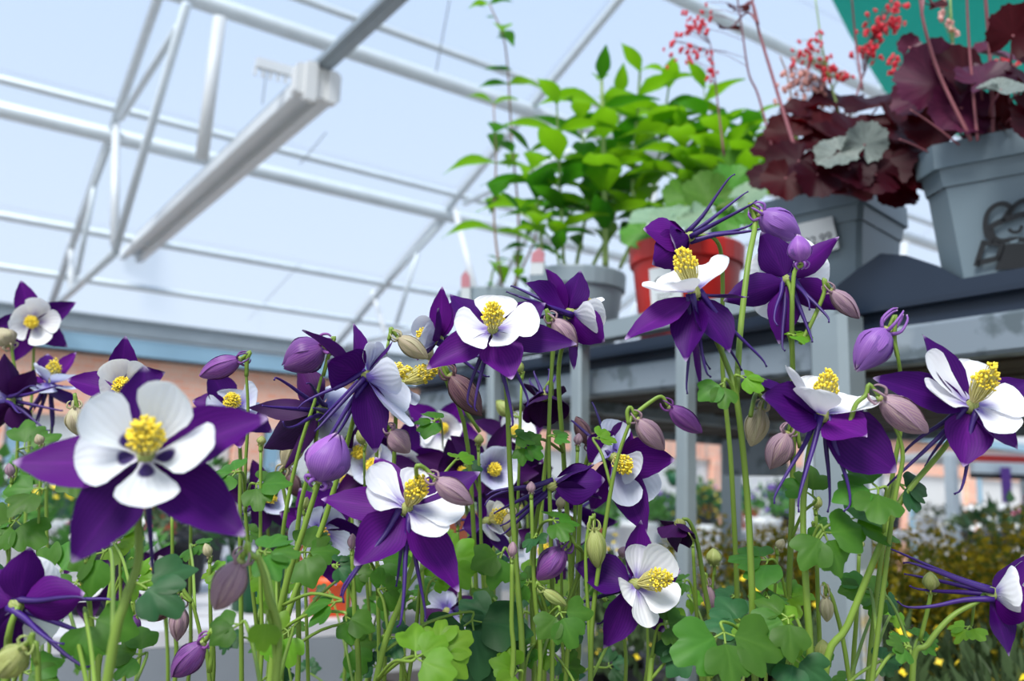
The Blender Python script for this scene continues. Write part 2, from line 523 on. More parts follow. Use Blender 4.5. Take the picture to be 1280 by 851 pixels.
for k, (x0, y0, x1, y1, z) in enumerate(((333, 90, 328, 130, 2.85), (562, 0, 545, 90, 3.0), (408, 165, 375, 205, 2.7), (375, 330, 310, 400, 2.5))):
    cb = MB(); tube(cb, [hit(x0, y0, (0, 0, z + .1), (0, 0, 1)), hit(x1, y1, (0, 0, z), (0, 0, 1)).lerp(hit(x0, y0, (0, 0, z + .1), (0, 0, 1)), .0)], .003, n=5)
    obj('wire', cb, M['galv_dark'], roof)

# teal shade cloth slung under the glass
tz = 3.05
pts = [hit(x, y, (0, 0, tz), (0, 0, 1)) for x, y in ((1025, -30), (1062, 50), (1105, 108), (1150, 150), (1205, 178), (1330, 190), (1500, 150), (1420, -90), (1180, -150))]
mb = MB(); c = sum(pts, V()) / len(pts)
rings = [[c.lerp(p, k / 4) + V((0, 0, -.16 * (1 - (k / 4) ** 2) + .03 * sin(i * 2.1))) for i, p in enumerate(pts)] for k in range(1, 5)]
vs = [c + V((0, 0, -.16))] + [p for r in rings for p in r]; n = len(pts)
fs = [(0, 1 + i, 1 + (i + 1) % n) for i in range(n)] + [(1 + k * n + i, 1 + (k + 1) * n + i, 1 + (k + 1) * n + (i + 1) % n, 1 + k * n + (i + 1) % n) for k in range(3) for i in range(n)]
mb.add(vs, fs); tag(obj('shade_cloth', mb, M['teal']), 'teal green shade cloth slung below the roof above the dark heucheras', 'shade cloth')

# ------------------------------------------------------------------ rack (bench with hooped end rail), trays, pots
def weathered(name):
    t = NT(name)
    nz = t.noise(28, 6); n2 = t.noise(9, 3)
    f = t.math('MULTIPLY', t.math('SUBTRACT', t.math('ADD', nz, t.math('MULTIPLY', n2, .4)), .72), 9, clamp=True)
    col = t.mix(f, lin(128, 140, 150), lin(92, 104, 110))
    col = t.mix(t.math('MULTIPLY', t.math('SUBTRACT', n2, .6), 6, clamp=True), col, lin(160, 170, 176))
    return t.done(col, .5, .25, bump=nz, bstr=.2)
M['weathered'] = weathered('weathered_grey_paint')
M['rail'] = plain('rail_grey_steel', lin(150, 162, 166), .38, .55, amt=.1, scale=20)
M['slat'] = plain('dark_slat', lin(62, 52, 42), .7, 0, amt=.25, scale=12)
def stained():
    t = NT('stained_post')
    nz = t.noise(22, 5)
    f = t.math('MULTIPLY', t.math('SUBTRACT', nz, .52), 7, clamp=True)
    return t.done(t.mix(f, lin(176, 182, 182), lin(190, 160, 60)), .45, .3)
M['stained'] = stained()
M['pot_grey'] = plain('pot_blue_grey', lin(110, 128, 138), .42, 0, amt=.07, scale=9, rvar=.05)
M['pot_line'] = plain('pot_line', lin(84, 98, 106), .5, 0, amt=.05)
M['pot_pale'] = plain('pot_pale_grey', lin(132, 146, 154), .45, 0, amt=.07, scale=9)
M['tray'] = plain('tray_navy', lin(20, 34, 52), .45, 0, amt=.12, scale=9)
M['soil'] = plain('soil', lin(56, 40, 30), .95, 0, amt=.35, scale=80, bstr=.6)
M['label'] = plain('label_white', lin(206, 212, 214), .5, 0, amt=.04, scale=20)
M['ink'] = plain('ink_dark', lin(10, 16, 22), .6, 0, amt=.05)
M['inkgrey'] = plain('ink_grey', lin(92, 98, 104), .6, 0, amt=.05)
M['pink_print'] = plain('pink_print', lin(196, 130, 140), .5, 0, amt=.25, scale=120)

XB = .9
rack = empty('plant_rack', (1.3, .9, 0), 'grey steel plant rack with hooped rail, weathered edge and dark slatted shelf', 'rack')
mb = MB(); bar(mb, (XB, .1, 1.172), (XB, 1.75, 1.172), .03, .042, bev=.004); obj('edge_beam', mb, M['weathered'], rack, smooth=False)
mb = MB(); bar(mb, (1.95, .1, 1.172), (1.95, 1.75, 1.172), .03, .042); obj('edge_beam', mb, M['weathered'], rack, smooth=False)
for k, y in enumerate((.12, .72, 1.28, 1.73)):
    mb = MB(); bar(mb, (XB + .016, y, 1.165), (1.934, y, 1.165), .03, .03); obj('cross_bar', mb, M['weathered'], rack, smooth=False)
for k in range(24):
    x = XB + .035 + k * .0425
    mb = MB(); bar(mb, (x, .1, 1.175 + .002 * (k % 3)), (x, 1.75, 1.175 + .002 * ((k + 1) % 3)), .034, .014); obj('slat', mb, M['slat'], rack, smooth=False)
XR_ = .862                                        # plane of the hooped rail
pr = hit(1041, 360, (XR_, 0, 0), (1, 0, 0)); pr.z = 1.243
zr = pr.z
mb = MB()
arc = [V((XR_, 1.75, zr - .002)), V((XR_, 1.2, zr - .001)), V((XR_, pr.y + .035, zr))] + [V((XR_, pr.y + .035 - .035 * sin(a), zr - .035 + .035 * cos(a))) for a in (.3, .65, 1.0, 1.3, 1.57)]
def flat_strip(mb, pts, wx, th, nrm):
    """flat bar bent along pts, wide in x"""
    n = len(pts); vs = []; fs = []
    for i, p in enumerate(pts):
        t = (pts[min(i + 1, n - 1)] - pts[max(i - 1, 0)]).normalized()
        u = t.cross(nrm).normalized()
        vs += [p + nrm * wx / 2 + u * th / 2, p - nrm * wx / 2 + u * th / 2, p - nrm * wx / 2 - u * th / 2, p + nrm * wx / 2 - u * th / 2]
    for i in range(n - 1):
        for j in range(4):
            a, b = i * 4 + j, i * 4 + (j + 1) % 4
            fs.append((a, b, b + 4, a + 4))
    fs += [(0, 1, 2, 3), tuple(range(4 * n - 4, 4 * n))[::-1]]
    mb.add(vs, fs)
flat_strip(mb, arc, .03, .026, V((1, 0, 0))); obj('top_rail', mb, M['rail'], rack, smooth=False)
mb = MB(); bar(mb, (XR_ + .004, pr.y, zr - .035), (XR_ + .004, pr.y - .004, .55), .045, .05, V((0, 1, 0)), bev=.008); obj('post', mb, M['rail'], rack, smooth=False)
pm = MB(); bar(pm, (XR_ + .008, pr.y - .0295, .93), (XR_ + .008, pr.y - .0305, .62), .03, .004, V((0, 1, 0))); obj('stained_plate', pm, M['stained'], rack, smooth=False)
for px, r in ((857, .026), (725, .03), (618, .026)):
    p = hit(px, 450, (XR_, 0, 0), (1, 0, 0)); q = hit(px + 2, 851, (XR_, 0, 0), (1, 0, 0))
    mb = MB(); bar(mb, (XR_, p.y, zr - .012), (XR_, q.y, .55), .022, r * .82, V((0, 1, 0)), bev=.003); obj('upright_bar', mb, M['rail'], rack, smooth=False)
for y in (.3, 1.7):
    mb = MB(); bar(mb, (1.93, y, 0), (1.93, y, 1.15), .04, .04, V((0, 1, 0))); obj('leg', mb, M['rail'], rack, smooth=False)
for y in (pr.y, 1.7):
    mb = MB(); bar(mb, (XR_, y, 0), (XR_, y, .56), .05, .05, V((0, 1, 0))); obj('leg', mb, M['rail'], rack, smooth=False)
mb = MB(); bar(mb, (XR_, .1, .58), (XR_, 1.75, .58), .03, .05); obj('lower_beam', mb, M['weathered'], rack, smooth=False)
mb = MB(); bar(mb, (1.95, .1, .58), (1.95, 1.75, .58), .03, .05); obj('lower_beam', mb, M['weathered'], rack, smooth=False)
mb = MB(); box(mb, (1.41, .92, .6), (.53, 0, 0), (0, .83, 0), (0, 0, .012)); obj('lower_shelf', mb, M['slat'], rack, smooth=False)
# boxed end of the far shelf bearer, under the slats
q = P(943, 572, 1.5)
mb = MB(); box(mb, q, V((.028, 0, 0)), (0, .05, 0), (0, 0, .03), bev=.004); box(mb, q + V((0, 0, .065)), V((.012, 0, 0)), (0, .02, 0), (0, 0, .04)); obj('bearer_end', mb, M['weathered'], rack, smooth=False)

# --- navy carry trays under the square pots; the front wall rises to a peak between the pots
ZS = 1.186
def tray(x0, x1, y0, y1, peaks, label):
    t = empty('carry_tray', ((x0 + x1) / 2, (y0 + y1) / 2, ZS), label, 'tray')
    h0, h1 = .055, .107
    N = 24
    for nm, (ax, ay), (bx, by) in (('front_wall', (x0, y0), (x0, y1)), ('back_wall', (x1, y0), (x1, y1))):
        mb = MB(); vs = []
        for k in range(N + 1):
            q = k / N
            y = ay + (by - ay) * q
            h = h0 + (h1 - h0) * max([max(0, 1 - abs(y - pk) / .085) ** .7 for pk in peaks] + [0])
            for dx, z in ((0, 0), (.012 * h / .1, h), (.012 * h / .1 + .012, h), (.024, 0)):
                vs.append((ax + (dx if nm == 'front_wall' else -dx), y, ZS + z))
        fs = [(k * 4 + j, k * 4 + (j + 1) % 4, k * 4 + 4 + (j + 1) % 4, k * 4 + 4 + j) for k in range(N) for j in range(4)] + [(0, 1, 2, 3), tuple(range(4 * N, 4 * N + 4))[::-1]]
        mb.add(vs, fs); obj(nm, mb, M['tray'], t, smooth=False)
    mb = MB(); box(mb, ((x0 + x1) / 2, (y0 + y1) / 2, ZS + .03), ((x1 - x0) / 2 - .012, 0, 0), (0, (y1 - y0) / 2, 0), (0, 0, .025)); obj('tray_deck', mb, M['tray'], t, smooth=False)
    for y in (y0, y1):
        mb = MB(); box(mb, ((x0 + x1) / 2, y, ZS + .03), ((x1 - x0) / 2 - .005, 0, 0), (0, .006, 0), (0, 0, .03)); obj('end_wall', mb, M['tray'], t, smooth=False)
    mb = MB(); box(mb, (x0 - .002, (y0 + y1) / 2, ZS + .034), (.006, 0, 0), (0, (y1 - y0) / 2, 0), (0, 0, .003)); obj('rib', mb, M['tray'], t, smooth=False)
    return t
tray(.908, 1.30, .10, .87, (.575,), 'navy plastic carry tray with arched side holding the two square heuchera pots')
tray(.925, 1.30, .89, 1.7, (), 'low navy plastic carry tray under the pale grey pot and the red pot')

def square_pot(parent, c, yaw, top, bot, z0, h, m, chamfer=.012, band=.028):
    """square pot with a stepped rim band, chamfered corners and soil"""
    def poly(s, k):
        a = s / 2; b = a - k
        pts = [(-b, -a), (b, -a), (a, -b), (a, b), (b, a), (-b, a), (-a, b), (-a, -b)]
        return [(c[0] + x * cos(yaw) - y * sin(yaw), c[1] + x * sin(yaw) + y * cos(yaw)) for x, y in pts]
    zr0 = z0 + h - band
    f = lambda z: bot + (top * .94 - bot) * (z - z0) / h
    mb = MB()
    prism(mb, c, poly(bot, chamfer), poly(f(zr0 - .02), chamfer), z0, zr0 - .02)
    prism(mb, c, poly(f(zr0 - .02) + .004, chamfer), poly(f(zr0) + .006, chamfer), zr0 - .02, zr0, capb=False)
    obj('pot_body', mb, m, parent, smooth=False)
    mb = MB()
    t0, t1 = f(zr0) + .014, top
    for (sa, za), (sb, zb) in (((f(zr0), zr0), (t0, zr0)), ((t0, zr0), (t1, z0 + h)), ((t1, z0 + h), (t1 - .012, z0 + h)), ((t1 - .012, z0 + h), (t1 - .02, z0 + h - .03))):
        prism(mb, c, poly(sa, chamfer), poly(sb, chamfer), za, zb, capb=False)
    obj('pot_rim', mb, m, parent, smooth=False)
    mb = MB(); prism(mb, c, poly(top - .02, chamfer), poly(top - .05, chamfer), z0 + h - .02, z0 + h - .012, capb=False, capt=True); obj('soil', mb, M['soil'], parent)
def round_pot(parent, c, z0, h, rt, rb, m, n=28):
    mb = MB(); lathe(mb, (c[0], c[1], z0), [(0, 0), (rb * .96, 0), (rb, .004), (rt * .93, h - .03)], n); obj('pot_body', mb, m, parent)
    mb = MB(); lathe(mb, (c[0], c[1], z0), [(rt * .93, h - .032), (rt * .985, h - .03), (rt, h - .003), (rt * .99, h), (rt * .95, h), (rt * .93, h - .03)], n); obj('pot_rim', mb, m, parent, smooth=False)
    mb = MB(); lathe(mb, (c[0], c[1], z0), [(rt * .94, h - .02), (rt * .5, h - .012), (0, h - .01)], n); obj('soil', mb, M['soil'], parent)

# text built as real lettering
def text_mesh(name, s, size, parent, origin, x, n, m, extr=.0003):
    cu = bpy.data.curves.new(name, 'FONT')
    cu.body = s
    cu.size = size
    cu.extrude = extr
    o = bpy.data.objects.new(name, cu)
    x, n = V(x).normalized(), V(n).normalized()
    y = n.cross(x)
    o.matrix_world = Matrix(((x.x, y.x, n.x, 0), (x.y, y.y, n.y, 0), (x.z, y.z, n.z, 0), (0, 0, 0, 1)))
    COL.objects.link(o)
    bpy.context.view_layer.update()
    me = bpy.data.meshes.new_from_object(o.evaluated_get(bpy.context.evaluated_depsgraph_get()))
    me.transform(o.matrix_world)
    bpy.data.objects.remove(o)
    me.materials.clear(); me.materials.append(m)
    q = bpy.data.objects.new(name, me)
    COL.objects.link(q)
    q.parent = parent; q.location = V(origin) - WO[parent]; WO[q] = V(origin)
    return q

# ------------------------------------------------------------------ potted plants on the rack
M['heu'] = veined('heuchera_maroon', lin(42, 3, 13), lin(62, 9, 22), .5, .12, 4, .2, .35, lin(140, 8, 22), None, .12)
M['heu_purple'] = veined('heuchera_plum', lin(64, 16, 44), lin(90, 34, 60), .45, .1, 4, .3, .2, None, None, .25)
M['heu_under'] = veined('heuchera_grey_back', lin(126, 138, 132), lin(96, 104, 100), .55, .1, 4, .5, .1)
M['heu_stalk'] = plain('heuchera_stalk', lin(142, 84, 92), .5, 0, amt=.2, scale=60, rvar=.2)
M['coral'] = plain('coral_bells', lin(226, 52, 70), .5, 0, amt=.2, scale=200, trans=.3, rvar=.15)
M['coral_pale'] = plain('coral_pale', lin(226, 170, 160), .5, 0, amt=.2, scale=200, trans=.3)
M['lush'] = veined('lush_green', lin(96, 154, 26), lin(124, 176, 48), .45, .45, 6, .25, .2, lin(140, 200, 24))
M['lush_dark'] = veined('lush_dark_green', lin(44, 100, 26), lin(80, 140, 44), .45, .35, 6, .25, .2, lin(80, 160, 20))
M['round_leaf'] = veined('round_green', lin(70, 128, 36), lin(110, 160, 70), .5, .35, 5, .3, .2, lin(110, 180, 30))
M['round_back'] = veined('round_grey_green', lin(120, 150, 120), lin(150, 175, 145), .55, .25, 5, .3, .1)
M['lush_stem'] = plain('lush_stem', lin(158, 186, 104), .5, 0, amt=.12, scale=50, trans=.1)

def disc_leaf_mesh(name, m, lobes=7, scal=.09, cup=.25, ruf=.1, r=1.0, seed=0, rings=5, n=56, notch=True):
    """rounded scalloped leaf, unit radius, stalk joint at the origin side, facing +Z"""
    rs = random.Random(seed)
    mb = MB(); vs = [(0, -.12, 0)]; uv = [(.5, .12)]; fs = []
    ph = rs.uniform(0, 6)
    for k in range(1, rings + 1):
        q = k / rings
        for j in range(n):
            a = 2 * pi * j / n - pi / 2
            rad = 1 + scal * abs(sin(lobes * (a + pi / 2) / 2)) * 1.2 - scal + .03 * sin(lobes * 3 * a)
            if notch:
                dd = abs(((a + pi / 2 + pi) % (2 * pi)) - pi)
                rad *= 1 - .72 * max(0, 1 - dd / .5) ** 1.3
            x, y = cos(a) * rad * q, sin(a) * rad * q
            z = cup * (q * q) * .5 + ruf * .25 * q * q * q * sin(lobes * a + ph) + ruf * 1.5 * q * q * sin(3 * a + ph * 2)
            vs.append((x, y - .12 * (1 - q), z)); uv.append((.5 + .5 * sin(a * lobes / 2) * .4, q))
    fs = [(0, 1 + j, 1 + (j + 1) % n) for j in range(n)]
    for k in range(rings - 1):
        for j in range(n):
            a, b = 1 + k * n + j, 1 + k * n + (j + 1) % n
            fs.append((a, a + n, b + n, b))
    mb.add(vs, fs, uv)
    return mb.mesh(name, m, V((0, 0, 0)))
def frame(p, n, up, s):
    n = V(n).normalized(); y = V(up); y = (y - n * y.dot(n))
    y = y.normalized() if y.length > 1e-4 else n.orthogonal().normalized()
    x = y.cross(n)
    return Matrix(((x.x * s, y.x * s, n.x * s, p.x), (x.y * s, y.y * s, n.y * s, p.y), (x.z * s, y.z * s, n.z * s, p.z), (0, 0, 0, 1)))

ZD = ZS + .056
def face_plane(c, yaw, top, bot, z0, h):
    """a point and the outward normal of the pot face that looks towards -x before the yaw turn"""
    e2 = V((cos(yaw), sin(yaw), 0)); a = (top * .94 - bot) / 2 / h
    n = (-e2 - V((0, 0, a))).normalized()
    return V((c[0], c[1], z0)) - e2 * (bot / 2 + .0045), n
def stroke(mb, pts, wd, n):
    pts = smooth_path(pts, 4) if len(pts) > 2 else pts
    k = len(pts); vs = []; fs = []
    for i, p in enumerate(pts):
        t = (pts[min(i + 1, k - 1)] - pts[max(i - 1, 0)]).normalized(); s = t.cross(n)
        vs += [p + s * wd / 2, p - s * wd / 2]
    fs = [(2 * i, 2 * i + 1, 2 * i + 3, 2 * i + 2) for i in range(k - 1)]
    mb.add(vs, fs)

# right heuchera
HR = dict(c=(.996, .468), yaw=R(15), top=.166, bot=.125, z0=ZD, h=.152)
hr = empty('potted_heuchera', (*HR['c'], HR['z0']), 'dark maroon heuchera in a blue-grey square pot printed with a round dark emblem', 'potted plant')
square_pot(hr, HR['c'], HR['yaw'], HR['top'], HR['bot'], HR['z0'], HR['h'], M['pot_grey'], chamfer=.026)
fp, fn = face_plane(**HR)
EM = lambda x, y: hit(1160 + x / 4.725, 180 + y / 4.725, fp + fn * .0012, fn)
mb = MB()
for pts, wd in ((((392, 578), (352, 540), (338, 480), (352, 410), (395, 364), (450, 352), (500, 380)), .0052), (((478, 420), (505, 372), (560, 334), (640, 330), (720, 372), (752, 450), (745, 520)), .0052),
                (((348, 500), (420, 462), (500, 432), (567, 415), (660, 420), (750, 460)), .006), (((440, 455), (470, 408), (500, 372)), .005),
                (((372, 500), (385, 545), (430, 572), (520, 562), (640, 570), (740, 520)), .005), (((475, 502), (502, 520), (538, 515), (556, 480)), .0034),
                (((332, 570), (284, 722)), .0058), (((322, 582), (455, 592)), .005), (((290, 705), (420, 672)), .006), (((445, 590), (408, 690)), .006)):
    stroke(mb, [EM(*p) for p in pts], wd, fn)
vs = [EM(*p) for p in ((450, 592), (740, 575), (760, 720), (395, 745), (415, 680))]
mb.add(vs, [(0, 1, 2, 3, 4)]); mb.add([EM(*p) + fn * .0006 for p in ()], [])
em = obj('emblem', mb, M['ink'], hr, smooth=False); em['label'] = 'dark round emblem with bands and a small smile'
mb = MB(); mb.add([EM(*p) + fn * .0007 for p in ((485, 575), (540, 560), (525, 580), (490, 585))], [(0, 1, 2, 3)]); obj('emblem_gap', mb, M['pot_grey'], hr, smooth=False)

# left heuchera
HL = dict(c=(1.012, .708), yaw=R(10.5), top=.148, bot=.116, z0=ZD, h=.158)
hl = empty('potted_heuchera', (*HL['c'], HL['z0']), 'dark maroon heuchera in a blue-grey square pot with a white price tag', 'potted plant')
square_pot(hl, HL['c'], HL['yaw'], HL['top'], HL['bot'], HL['z0'], HL['h'], M['pot_grey'], chamfer=.006)
fp, fn = face_plane(**HL)
LB = lambda x, y, o=.003: hit(x, y, fp + fn * o, fn)
mb = MB(); q = [LB(985, 283), LB(1040, 270), LB(1049, 310), LB(990, 330)]
mb.add(q + [p - fn * .0015 for p in q], [(0, 1, 2, 3), (7, 6, 5, 4), (0, 4, 5, 1), (1, 5, 6, 2), (2, 6, 7, 3), (3, 7, 4, 0)])
pt = obj('price_tag', mb, M['label'], hl, smooth=False)
a, b = LB(998, 311.5, .0036), LB(1040, 300, .0036)
text_mesh('price_print', '£22.99', (b - a).length * .37, pt, a, b - a, fn, M['inkgrey'])

HEU = [disc_leaf_mesh('heuchera_leaf_%d' % k, M['heu'], 9, .1, .22 + .1 * k, .1, seed=k, rings=4, n=54) for k in range(3)]
HEUP = disc_leaf_mesh('heuchera_leaf_plum', M['heu_purple'], 9, .1, .3, .1, seed=8, rings=4, n=54)
HEUG = disc_leaf_mesh('heuchera_leaf_back', M['heu_under'], 9, .1, .3, .08, seed=9, rings=4, n=54)
def pleaf(parent, root, px, py, d, nrm, up, r, me, stalkm, name='leaf', rr=.0016):
    """a stalked leaf: the blade is the part, its stalk a sub-part"""
    p = P(px, py, d); n = camv(nrm); u = camv(up)
    o = inst(name, me, parent, frame(p, n, u, r))
    base = p - u * r * .12
    mid = base.lerp(root, .5) + V((0, 0, .02)) - u * r * .2
    mb = MB(); tube(mb, smooth_path([root, mid, base], 4), rr, rr * .8, 5)
    s = obj('leaf_stalk', mb, stalkm, parent, origin=root)
    return o
HZ = HL['z0'] + HL['h'] - .014
rootL = lambda: V((HL['c'][0] + rnd(-.03, .03), HL['c'][1] + rnd(-.03, .03), HZ))
for px, py, d, nrm, up, r, k in (
    (985, 165, 1.12, (-.2, .55, .8), (-.6, .8, 0), 30, 0), (1030, 160, 1.14, (.1, .85, .5), (-.2, .5, .3), 46, 1), (1075, 165, 1.08, (.05, .75, .65), (.3, 1, 0), 40, 2),
    (1100, 130, 1.12, (-.25, .85, .4), (.6, .9, 0), 46, 0), (1130, 165, 1.05, (.2, .6, .75), (.7, -.3, 0), 46, 1), (1098, 205, 1.02, (-.1, .5, .85), (.1, -1, 0), 42, 2),
    (1050, 212, 1.04, (.0, .5, .85), (.0, -1, 0.2), 38, 0), (995, 205, 1.06, (-.3, .6, .75), (-.6, -.7, 0), 40, 1), (965, 218, 1.1, (-.5, .6, .6), (-1, -.5, 0), 30, 2),
    (1140, 210, 1.06, (.3, .5, .8), (.8, -.8, 0), 38, 0), (1010, 235, 1.06, (-.1, .75, .6), (-.4, -1, 0), 30, 1), (1060, 240, 1.1, (.1, .7, .6), (.2, -1, 0), 30, 2), (1118, 238, 1.05, (.1, .5, .8), (.5, -1, 0), 32, 0),
    (970, 190, 1.16, (-.1, .7, .7), (-.5, 1, 0), 32, 0), (1045, 130, 1.2, (.0, .8, .6), (.0, 1, 0), 34, 1), (1000, 140, 1.18, (-.2, .85, .5), (-.5, .8, 0), 28, 2),
    (980, 226, 1.03, (-.2, .45, .85), (-.5, -.9, 0), 30, 0), (1022, 222, 1.01, (0, .4, .9), (.1, -1, 0), 32, 1), (1062, 214, 1.0, (.1, .45, .9), (.1, -1, 0), 30, 2), (1096, 222, 1.0, (.1, .45, .85), (.4, -.9, 0), 30, 0), (1128, 212, 1.02, (.2, .5, .85), (.7, -.7, 0), 34, 1), (1040, 180, 1.1, (-.1, .7, .7), (-.3, .6, 0), 40, 0), (1110, 180, 1.08, (.1, .6, .8), (.4, .6, 0), 42, 1)):
    pleaf(hl, rootL(), px, py, d, nrm, up, r / FPX * d, HEU[k], M['heu_stalk'])
pleaf(hl, rootL(), 1082, 178, 1.0, (-.15, -.1, 1), (.4, 1, 0), 27 / FPX, HEUG, M['heu_stalk'])
pleaf(hl, rootL(), 1046, 192, 1.0, (-.3, .55, .75), (-1, -.4, 0), 28 / FPX, HEUG, M['heu_stalk'])
HZ2 = HR['z0'] + HR['h'] - .014
rootR = lambda: V((HR['c'][0] + rnd(-.045, .03), HR['c'][1] + rnd(-.05, .04), HZ2))
for px, py, d, nrm, up, r, k in (
    (1170, 100, .98, (-.3, .2, .9), (.0, 1, 0), 50, 3), (1205, 92, .96, (.1, .55, .8), (.0, 1, 0), 44, 0), (1230, 100, .93, (-.2, .7, .7), (.8, .5, 0), 36, 3), (1200, 140, .95, (.0, .4, .9), (-.2, -1, 0), 42, 3),
    (1268, 40, .9, (-.2, -.1, 1), (.4, 1, 0), 36, 0), (1275, 105, .95, (.2, .8, .5), (.5, 1, 0), 46, 1), (1255, 150, .95, (.1, .5, .8), (.5, .3, 0), 40, 2), (1165, 160, 1.0, (-.3, .5, .8), (-.8, .3, 0), 36, 1),
    (1225, 160, .98, (.1, .3, .9), (.2, -.8, 0), 36, 1), (1290, 150, .88, (.1, .4, .9), (.6, -.4, 0), 40, 2), (1150, 120, 1.02, (-.6, .4, .7), (-.6, 1, 0), 36, 3), (1310, 90, .92, (.3, .6, .7), (1, .3, 0), 46, 0), (1250, 70, 1.0, (.1, .8, .5), (0, 1, 0), 34, 3)):
    pleaf(hr, rootR(), px, py, d, nrm, up, r / FPX * d, HEUP if k == 3 else HEU[k], M['heu_stalk'])
pleaf(hr, rootR(), 1255, 112, .88, (-.1, .75, .35), (1, .1, 0), 30 / FPX, HEUG, M['heu_stalk'])
pleaf(hr, rootR(), 1136, 57, 1.0, (-.2, .0, 1), (.1, 1, 0), 15 / FPX, HEUP, M['heu_stalk'])

def bells(mb, pts, r, seed):
    rs = random.Random(seed)
    for p in pts:
        ax = V((rs.gauss(0, .5), rs.gauss(0, .5), -1)).normalized()
        s = r * rs.uniform(.7, 1.2)
        lathe(mb, p, [(0, 0), (s * .55, s * .2), (s * .7, s * .9), (s * .45, s * 1.5), (s * .75, s * 1.9)], 6, axis=ax)
def flower_stalk(parent, pts, d, bellspots, m=None, stem=None, r=.0017, br=.0038):
    w = smooth_path([P(x, y, d + dz) for x, y, dz in pts], 5)
    mb = MB(); tube(mb, w, r, r * .6, 6)
    st = obj('flower_stalk', mb, stem or M['heu_stalk'], parent, origin=w[0])
    if bellspots:
        b = MB(); pp = []
        for (x, y, sx, sy, n) in bellspots:
            for k in range(int(n * 1.35)):
                pp.append(P(random.gauss(x, sx), random.gauss(y, sy), d + rnd(-.02, .02)))
        bells(b, pp, br, len(pp))
        for p in pp:
            q = min(w, key=lambda z: (z - p).length + abs(z.z - p.z + .008) * .5)
            if (q - p).length < .07: tube(b, [p, p.lerp(q, .5) + V((0, 0, .003)), q], .0004, n=3, mi=1, caps=False)
        o = obj('bell_flowers', b, [m or M['coral'], stem or M['heu_stalk']], st); o['kind'] = 'stuff'
fl = flower_stalk
fl(hl, [(995, 190, 0), (970, 110, .02), (945, 25, .03), (938, -20, .03)], 1.08, [], r=.0024)
fl(hl, [(966, 188, 0), (948, 120, .02), (936, 92, .02), (928, 40, .02), (920, -15, 0)], 1.16, [(872, 25, 12, 12, 14), (865, 60, 10, 8, 8)])
fl(hl, [(1078, 112, 0), (1070, 55, .02), (1064, -10, .0)], 1.1, [], r=.0017)
fl(hl, [(1049, 142, 0), (1030, 70, .03), (1018, -10, .03)], 1.2, [(1012, 65, 10, 10, 26), (1040, 85, 9, 8, 18), (1052, 95, 6, 6, 8)], stem=M['lush_stem'])
fl(hl, [(1050, 150, 0), (1030, 105, .03), (1000, 85, .05)], 1.22, [(995, 90, 9, 9, 18), (1010, 108, 16, 8, 22), (985, 105, 6, 8, 8), (1030, 125, 14, 6, 10)], m=M['coral_pale'])
fl(hl, [(1060, 150, 0), (1080, 90, .03), (1095, 30, .03)], 1.15, [(1098, 30, 12, 9, 26), (1086, 60, 8, 6, 14), (1072, 60, 5, 4, 6), (1118, 26, 8, 4, 8), (1120, 5, 7, 5, 8)])
fl(hl, [(905, 195, 0), (895, 110, .03), (888, 55, .03)], 1.3, [(848, 70, 10, 8, 6), (890, 78, 6, 12, 6), (868, 30, 10, 10, 10), (840, 52, 6, 5, 5)])
fl(hl, [(1000, 190, 0), (985, 100, .03), (975, 70, .03)], 1.2, [(975, 150, 6, 10, 5), (968, 170, 6, 6, 4)], stem=M['stem_brown'])
fl(hr, [(1214, 176, 0), (1175, 95, .01), (1156, 35, .0), (1148, -15, 0)], .93, [], r=.0022)
fl(hr, [(1222, 176, 0), (1216, 110, .01), (1211, 50, .01), (1208, -15, 0)], .93, [], r=.0018)
fl(hr, [(1242, 168, 0), (1238, 80, .01), (1232, 0, .0), (1230, -20, 0)], .94, [], r=.0024)
fl(hr, [(1228, 176, 0), (1195, 80, .03), (1187, -10, .03)], 1.0, [(1180, 15, 5, 12, 6), (1192, 40, 6, 8, 5)], m=M['coral_pale'], stem=M['lush_stem'])
fl(hr, [(1190, 170, 0), (1150, 120, .03), (1130, 90, .05)], 1.08, [(1130, 88, 8, 6, 9), (1115, 70, 6, 5, 6), (1260, 75, 10, 8, 10), (1250, 95, 6, 6, 5)])
fl(hr, [(1199, 181, 0), (1165, 155, -.01), (1138, 137, -.02)], .94, [], r=.0013)
fl(hr, [(1160, 190, 0), (1140, 180, -.01), (1124, 174, -.02)], .96, [], r=.0011)
for px, py, d, rr in ((924, 10, 1.12, 17), (912, 36, 1.12, 17), (926, 14, 1.15, 12)):
    pleaf(hl, rootL() if px > 990 else P(948, 30, 1.1), px, py, d, (.1, .8, .4), (-1, .2, 0), rr / FPX * d, HEU[0], M['heu_stalk'])
pleaf(hr, P(1152, 20, .93), 1170, 8, .95, (-.1, .7, .5), (1, .3, 0), 14 / FPX, HEU[1], M['heu_stalk'])

